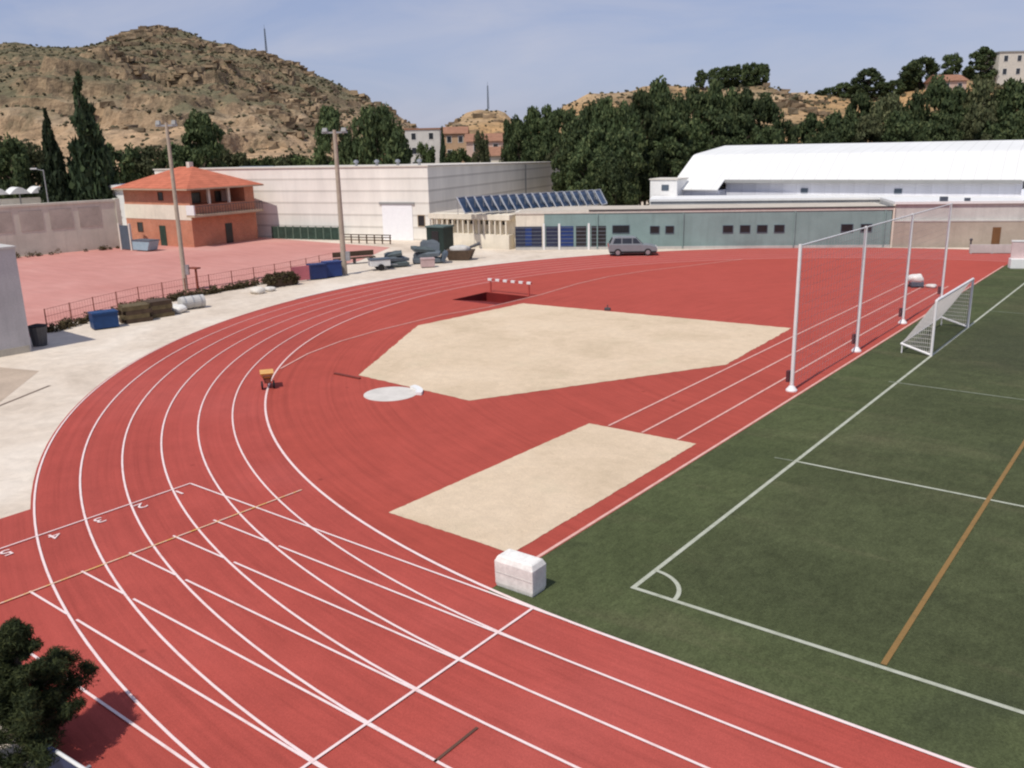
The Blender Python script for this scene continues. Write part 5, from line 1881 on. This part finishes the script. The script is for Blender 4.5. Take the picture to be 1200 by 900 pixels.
# rock outcrops: broken ledges along the contour lines, too many to count
V_all, F_all, off = [], [], 0
cubev = np.array([(x, y, z) for z in (-1, 1) for y in (-1, 1) for x in (-1, 1)], float)
cubef = np.array([(0, 2, 3, 1), (4, 5, 7, 6), (0, 1, 5, 4), (1, 3, 7, 5), (3, 2, 6, 7), (2, 0, 4, 6)])
for G_, U_, n_, k0, lo in ((G1, U1, 700, 1.0, 0.25), (G2, U2, 60, 0.6, 0.3), (G3, U3, 260, 0.6, 0.35)):
    nr, nc, _ = G_.shape
    for k in range(n_):
        i, j = rs_.integers(3, nr - 3), rs_.integers(12, nc - 12)
        if U_[i, j] < lo + 0.2 * rs_.uniform() or U_[i, j] >= 1.0:
            continue
        if fbm(fsc, np.array(G_[i, j, 0] / 40 + 7), np.array(G_[i, j, 1] / 40), 3) < 0.0:
            continue
        m_ = rs_.integers(3, 9)
        for q_ in range(m_):
            jj = min(nc - 1, max(0, j + int((q_ - m_ / 2) * 1.6)))
            p_ = G_[i, jj] + rs_.uniform(-0.6, 0.6, 3)
            sx_, sy_, sz_ = rs_.uniform(0.8, 2.2) * k0, rs_.uniform(0.6, 1.4) * k0, rs_.uniform(0.35, 1.1) * k0
            vv = cubev * (1 + rs_.uniform(-0.35, 0.35, (8, 3))) * np.array([sx_, sy_, sz_])
            a_ = YAW - PI / 2 + rs_.uniform(-0.5, 0.5)
            ca_, sa_ = math.cos(a_), math.sin(a_)
            vv = np.stack([vv[:, 0] * ca_ - vv[:, 1] * sa_, vv[:, 0] * sa_ + vv[:, 1] * ca_, vv[:, 2]], 1) + p_
            V_all.append(vv)
            F_all.append(cubef + off)
            off += 8
rk = NT('weathered_rock')
gk = rk.n('ShaderNodeNewGeometry')
vk = rk.pos()
kk = rk.ramp(gk.outputs['Random Per Island'], [(0.0, (0.18, 0.14, 0.092)), (0.5, (0.29, 0.215, 0.14)), (1.0, (0.42, 0.305, 0.19))])
rk.color(rk.mix(1.0, kk, rk.ramp(rk.noise(vk, 0.9, 5, 0.7), [(0.3, 0.6), (0.7, 1.1)]), 'MULTIPLY'))
rk.rough(0.95, 0.08)
M['rock'] = rk.m
o = bpy.data.objects.new('rock_outcrops', leaf_mesh('rock_outcrops', np.concatenate(V_all), np.concatenate(F_all), 'rock'))
col.objects.link(o)
tag(o, 'broken rock ledges scattered over the dry slopes', 'rocks', kind='stuff')

# masts on the hills
def mast(px, yb, yt, t_, label):
    a, b_ = at(px, yb, t_), at(px, yt, t_)
    t__ = thing('radio_mast', (a.x, a.y, a.z - 1.0), 0.4, label, 'mast')
    hh = b_.z - a.z + 1.0
    mb_ = MB()
    k0 = 0.30 * t_ / 300
    for s in range(3):
        an = s * 2 * PI / 3
        mb_.tube((k0 * math.cos(an), k0 * math.sin(an), 0), (k0 * 0.5 * math.cos(an), k0 * 0.5 * math.sin(an), hh * 0.86), 0.09 * t_ / 300, 0.06 * t_ / 300, 5)
    n__ = 12
    for q__ in range(n__):
        z0, z1 = hh * 0.86 * q__ / n__, hh * 0.86 * (q__ + 1) / n__
        for s in range(3):
            a0, a1 = s * 2 * PI / 3, (s + 1) * 2 * PI / 3
            kk = k0 * (1 - 0.5 * q__ / n__)
            mb_.tube((kk * math.cos(a0), kk * math.sin(a0), z0), (kk * math.cos(a1), kk * math.sin(a1), z1), 0.04 * t_ / 300, 0.04 * t_ / 300, 4)
    mb_.build('lattice', 'slate', t__)
    MB().tube((0, 0, hh * 0.84), (0, 0, hh), 0.06 * t_ / 300, 0.04 * t_ / 300, 6).build('antenna', 'slate', t__)


mast(312, 58, 29, 401, 'thin radio mast on the right shoulder of the rocky hill')
mast(572, 124, 96, 291, 'radio mast on top of the ochre knoll in the gap')

# ------------------------------------------------------------------ village houses
def house(px0, px1, ytop, t_, hgt_floor, wall, roof, label, rot=0.0, floors=2, zbase=None, depth=8.0, name='village_house', pitched=True):
    a, b_ = at(px0, ytop, t_), at(px1, ytop, t_)
    w_ = (b_ - a).length
    zt = (a.z + b_.z) / 2
    zb = 0.0 if not zbase else zbase - 7.0
    h_ = zt - zb
    o_ = thing(name, (a.x, a.y, zb), math.atan2(b_.y - a.y, b_.x - a.x) + rot, label, 'house')
    wallh = h_ if not pitched else h_ - 1.4
    MB().box(0, w_, 0, depth, 0, wallh).build('wall', wall, o_)
    if pitched:
        MB().add([(-0.4, -0.4, wallh - 0.1), (w_ + 0.4, -0.4, wallh - 0.1), (w_ + 0.4, depth + 0.4, wallh - 0.1), (-0.4, depth + 0.4, wallh - 0.1), (-0.4, depth / 2, h_), (w_ + 0.4, depth / 2, h_)],
                 [(0, 1, 5, 4), (2, 3, 4, 5), (1, 2, 5), (3, 0, 4), (3, 2, 1, 0)]).build('roof', roof, o_)
    else:
        MB().box(-0.15, w_ + 0.15, -0.15, depth + 0.15, wallh + 0.002, wallh + 0.3).build('roof', roof, o_)
    nw = max(2, int(w_ / 3.0))
    for fl_ in range(floors):
        z = wallh - 1.9 - fl_ * 2.8
        if z < 0.5:
            break
        for k in range(nw):
            x = w_ * (k + 0.5) / nw
            window(o_, x - 0.45, x + 0.45, 0, z, z + 1.25, 'frame', 'glass', 0.08)
    return o_


house(474, 515, 152, 185, 3, 'greige', 'tile2', 'pale grey village house right of the big round pine', floors=4, zbase=0, pitched=False)
house(519, 546, 148, 196, 3, 'ochrewall', 'tile2', 'ochre village house with reddish roof in the gap', floors=3, zbase=0)
house(546, 592, 156, 178, 3, 'pinkwall', 'tile2', 'pale pinkish village house under the knoll', floors=3, zbase=0)
house(598, 645, 158, 188, 3, 'pinkwall', 'tile2', 'low pink house with tiled roof below the left end of the wood', floors=2, zbase=6)
house(560, 606, 172, 160, 3, 'cream', 'tile2', 'cream village house nearest the warehouse roof', floors=2, zbase=0)
house(1104, 1134, 86, 205, 3, 'pinkwall', 'tile2', 'pink houses on the slope between the skyline pines', floors=2, zbase=at(1118, 108, 205).z)
house(1172, 1235, 61, 212, 3, 'offwhite', 'greyroof', 'white flat roofed building on the skyline at the right edge', floors=2, zbase=at(1190, 96, 212).z, pitched=False)
o = thing('pale_shed', at(652, 190, 150).xy.to_3d(), aw, 'long pale shed roof just behind the right end of the warehouse', 'shed')
MB().box(-5.0, 5.5, 0, 4, 0, 6.9).build('wall', 'greige', o)
MB().box(-5.3, 5.8, -0.3, 4.3, 6.902, 7.15).build('roof', 'offwhite', o)
o = thing('grey_shed', at(287, 200, 120).xy.to_3d(), aw, 'grey shed between the dark pine and the low trees behind the brick house', 'shed')
MB().box(-2.6, 2.6, 0, 5, 0, 6.6).build('wall', 'greyroof', o)
MB().add([(-2.8, -0.2, 6.55), (2.8, -0.2, 6.55), (2.8, 5.2, 6.55), (-2.8, 5.2, 6.55), (-2.8, 2.5, 7.5), (2.8, 2.5, 7.5)],
         [(0, 1, 5, 4), (2, 3, 4, 5), (1, 2, 5), (3, 0, 4), (3, 2, 1, 0)]).build('roof', 'slate', o)
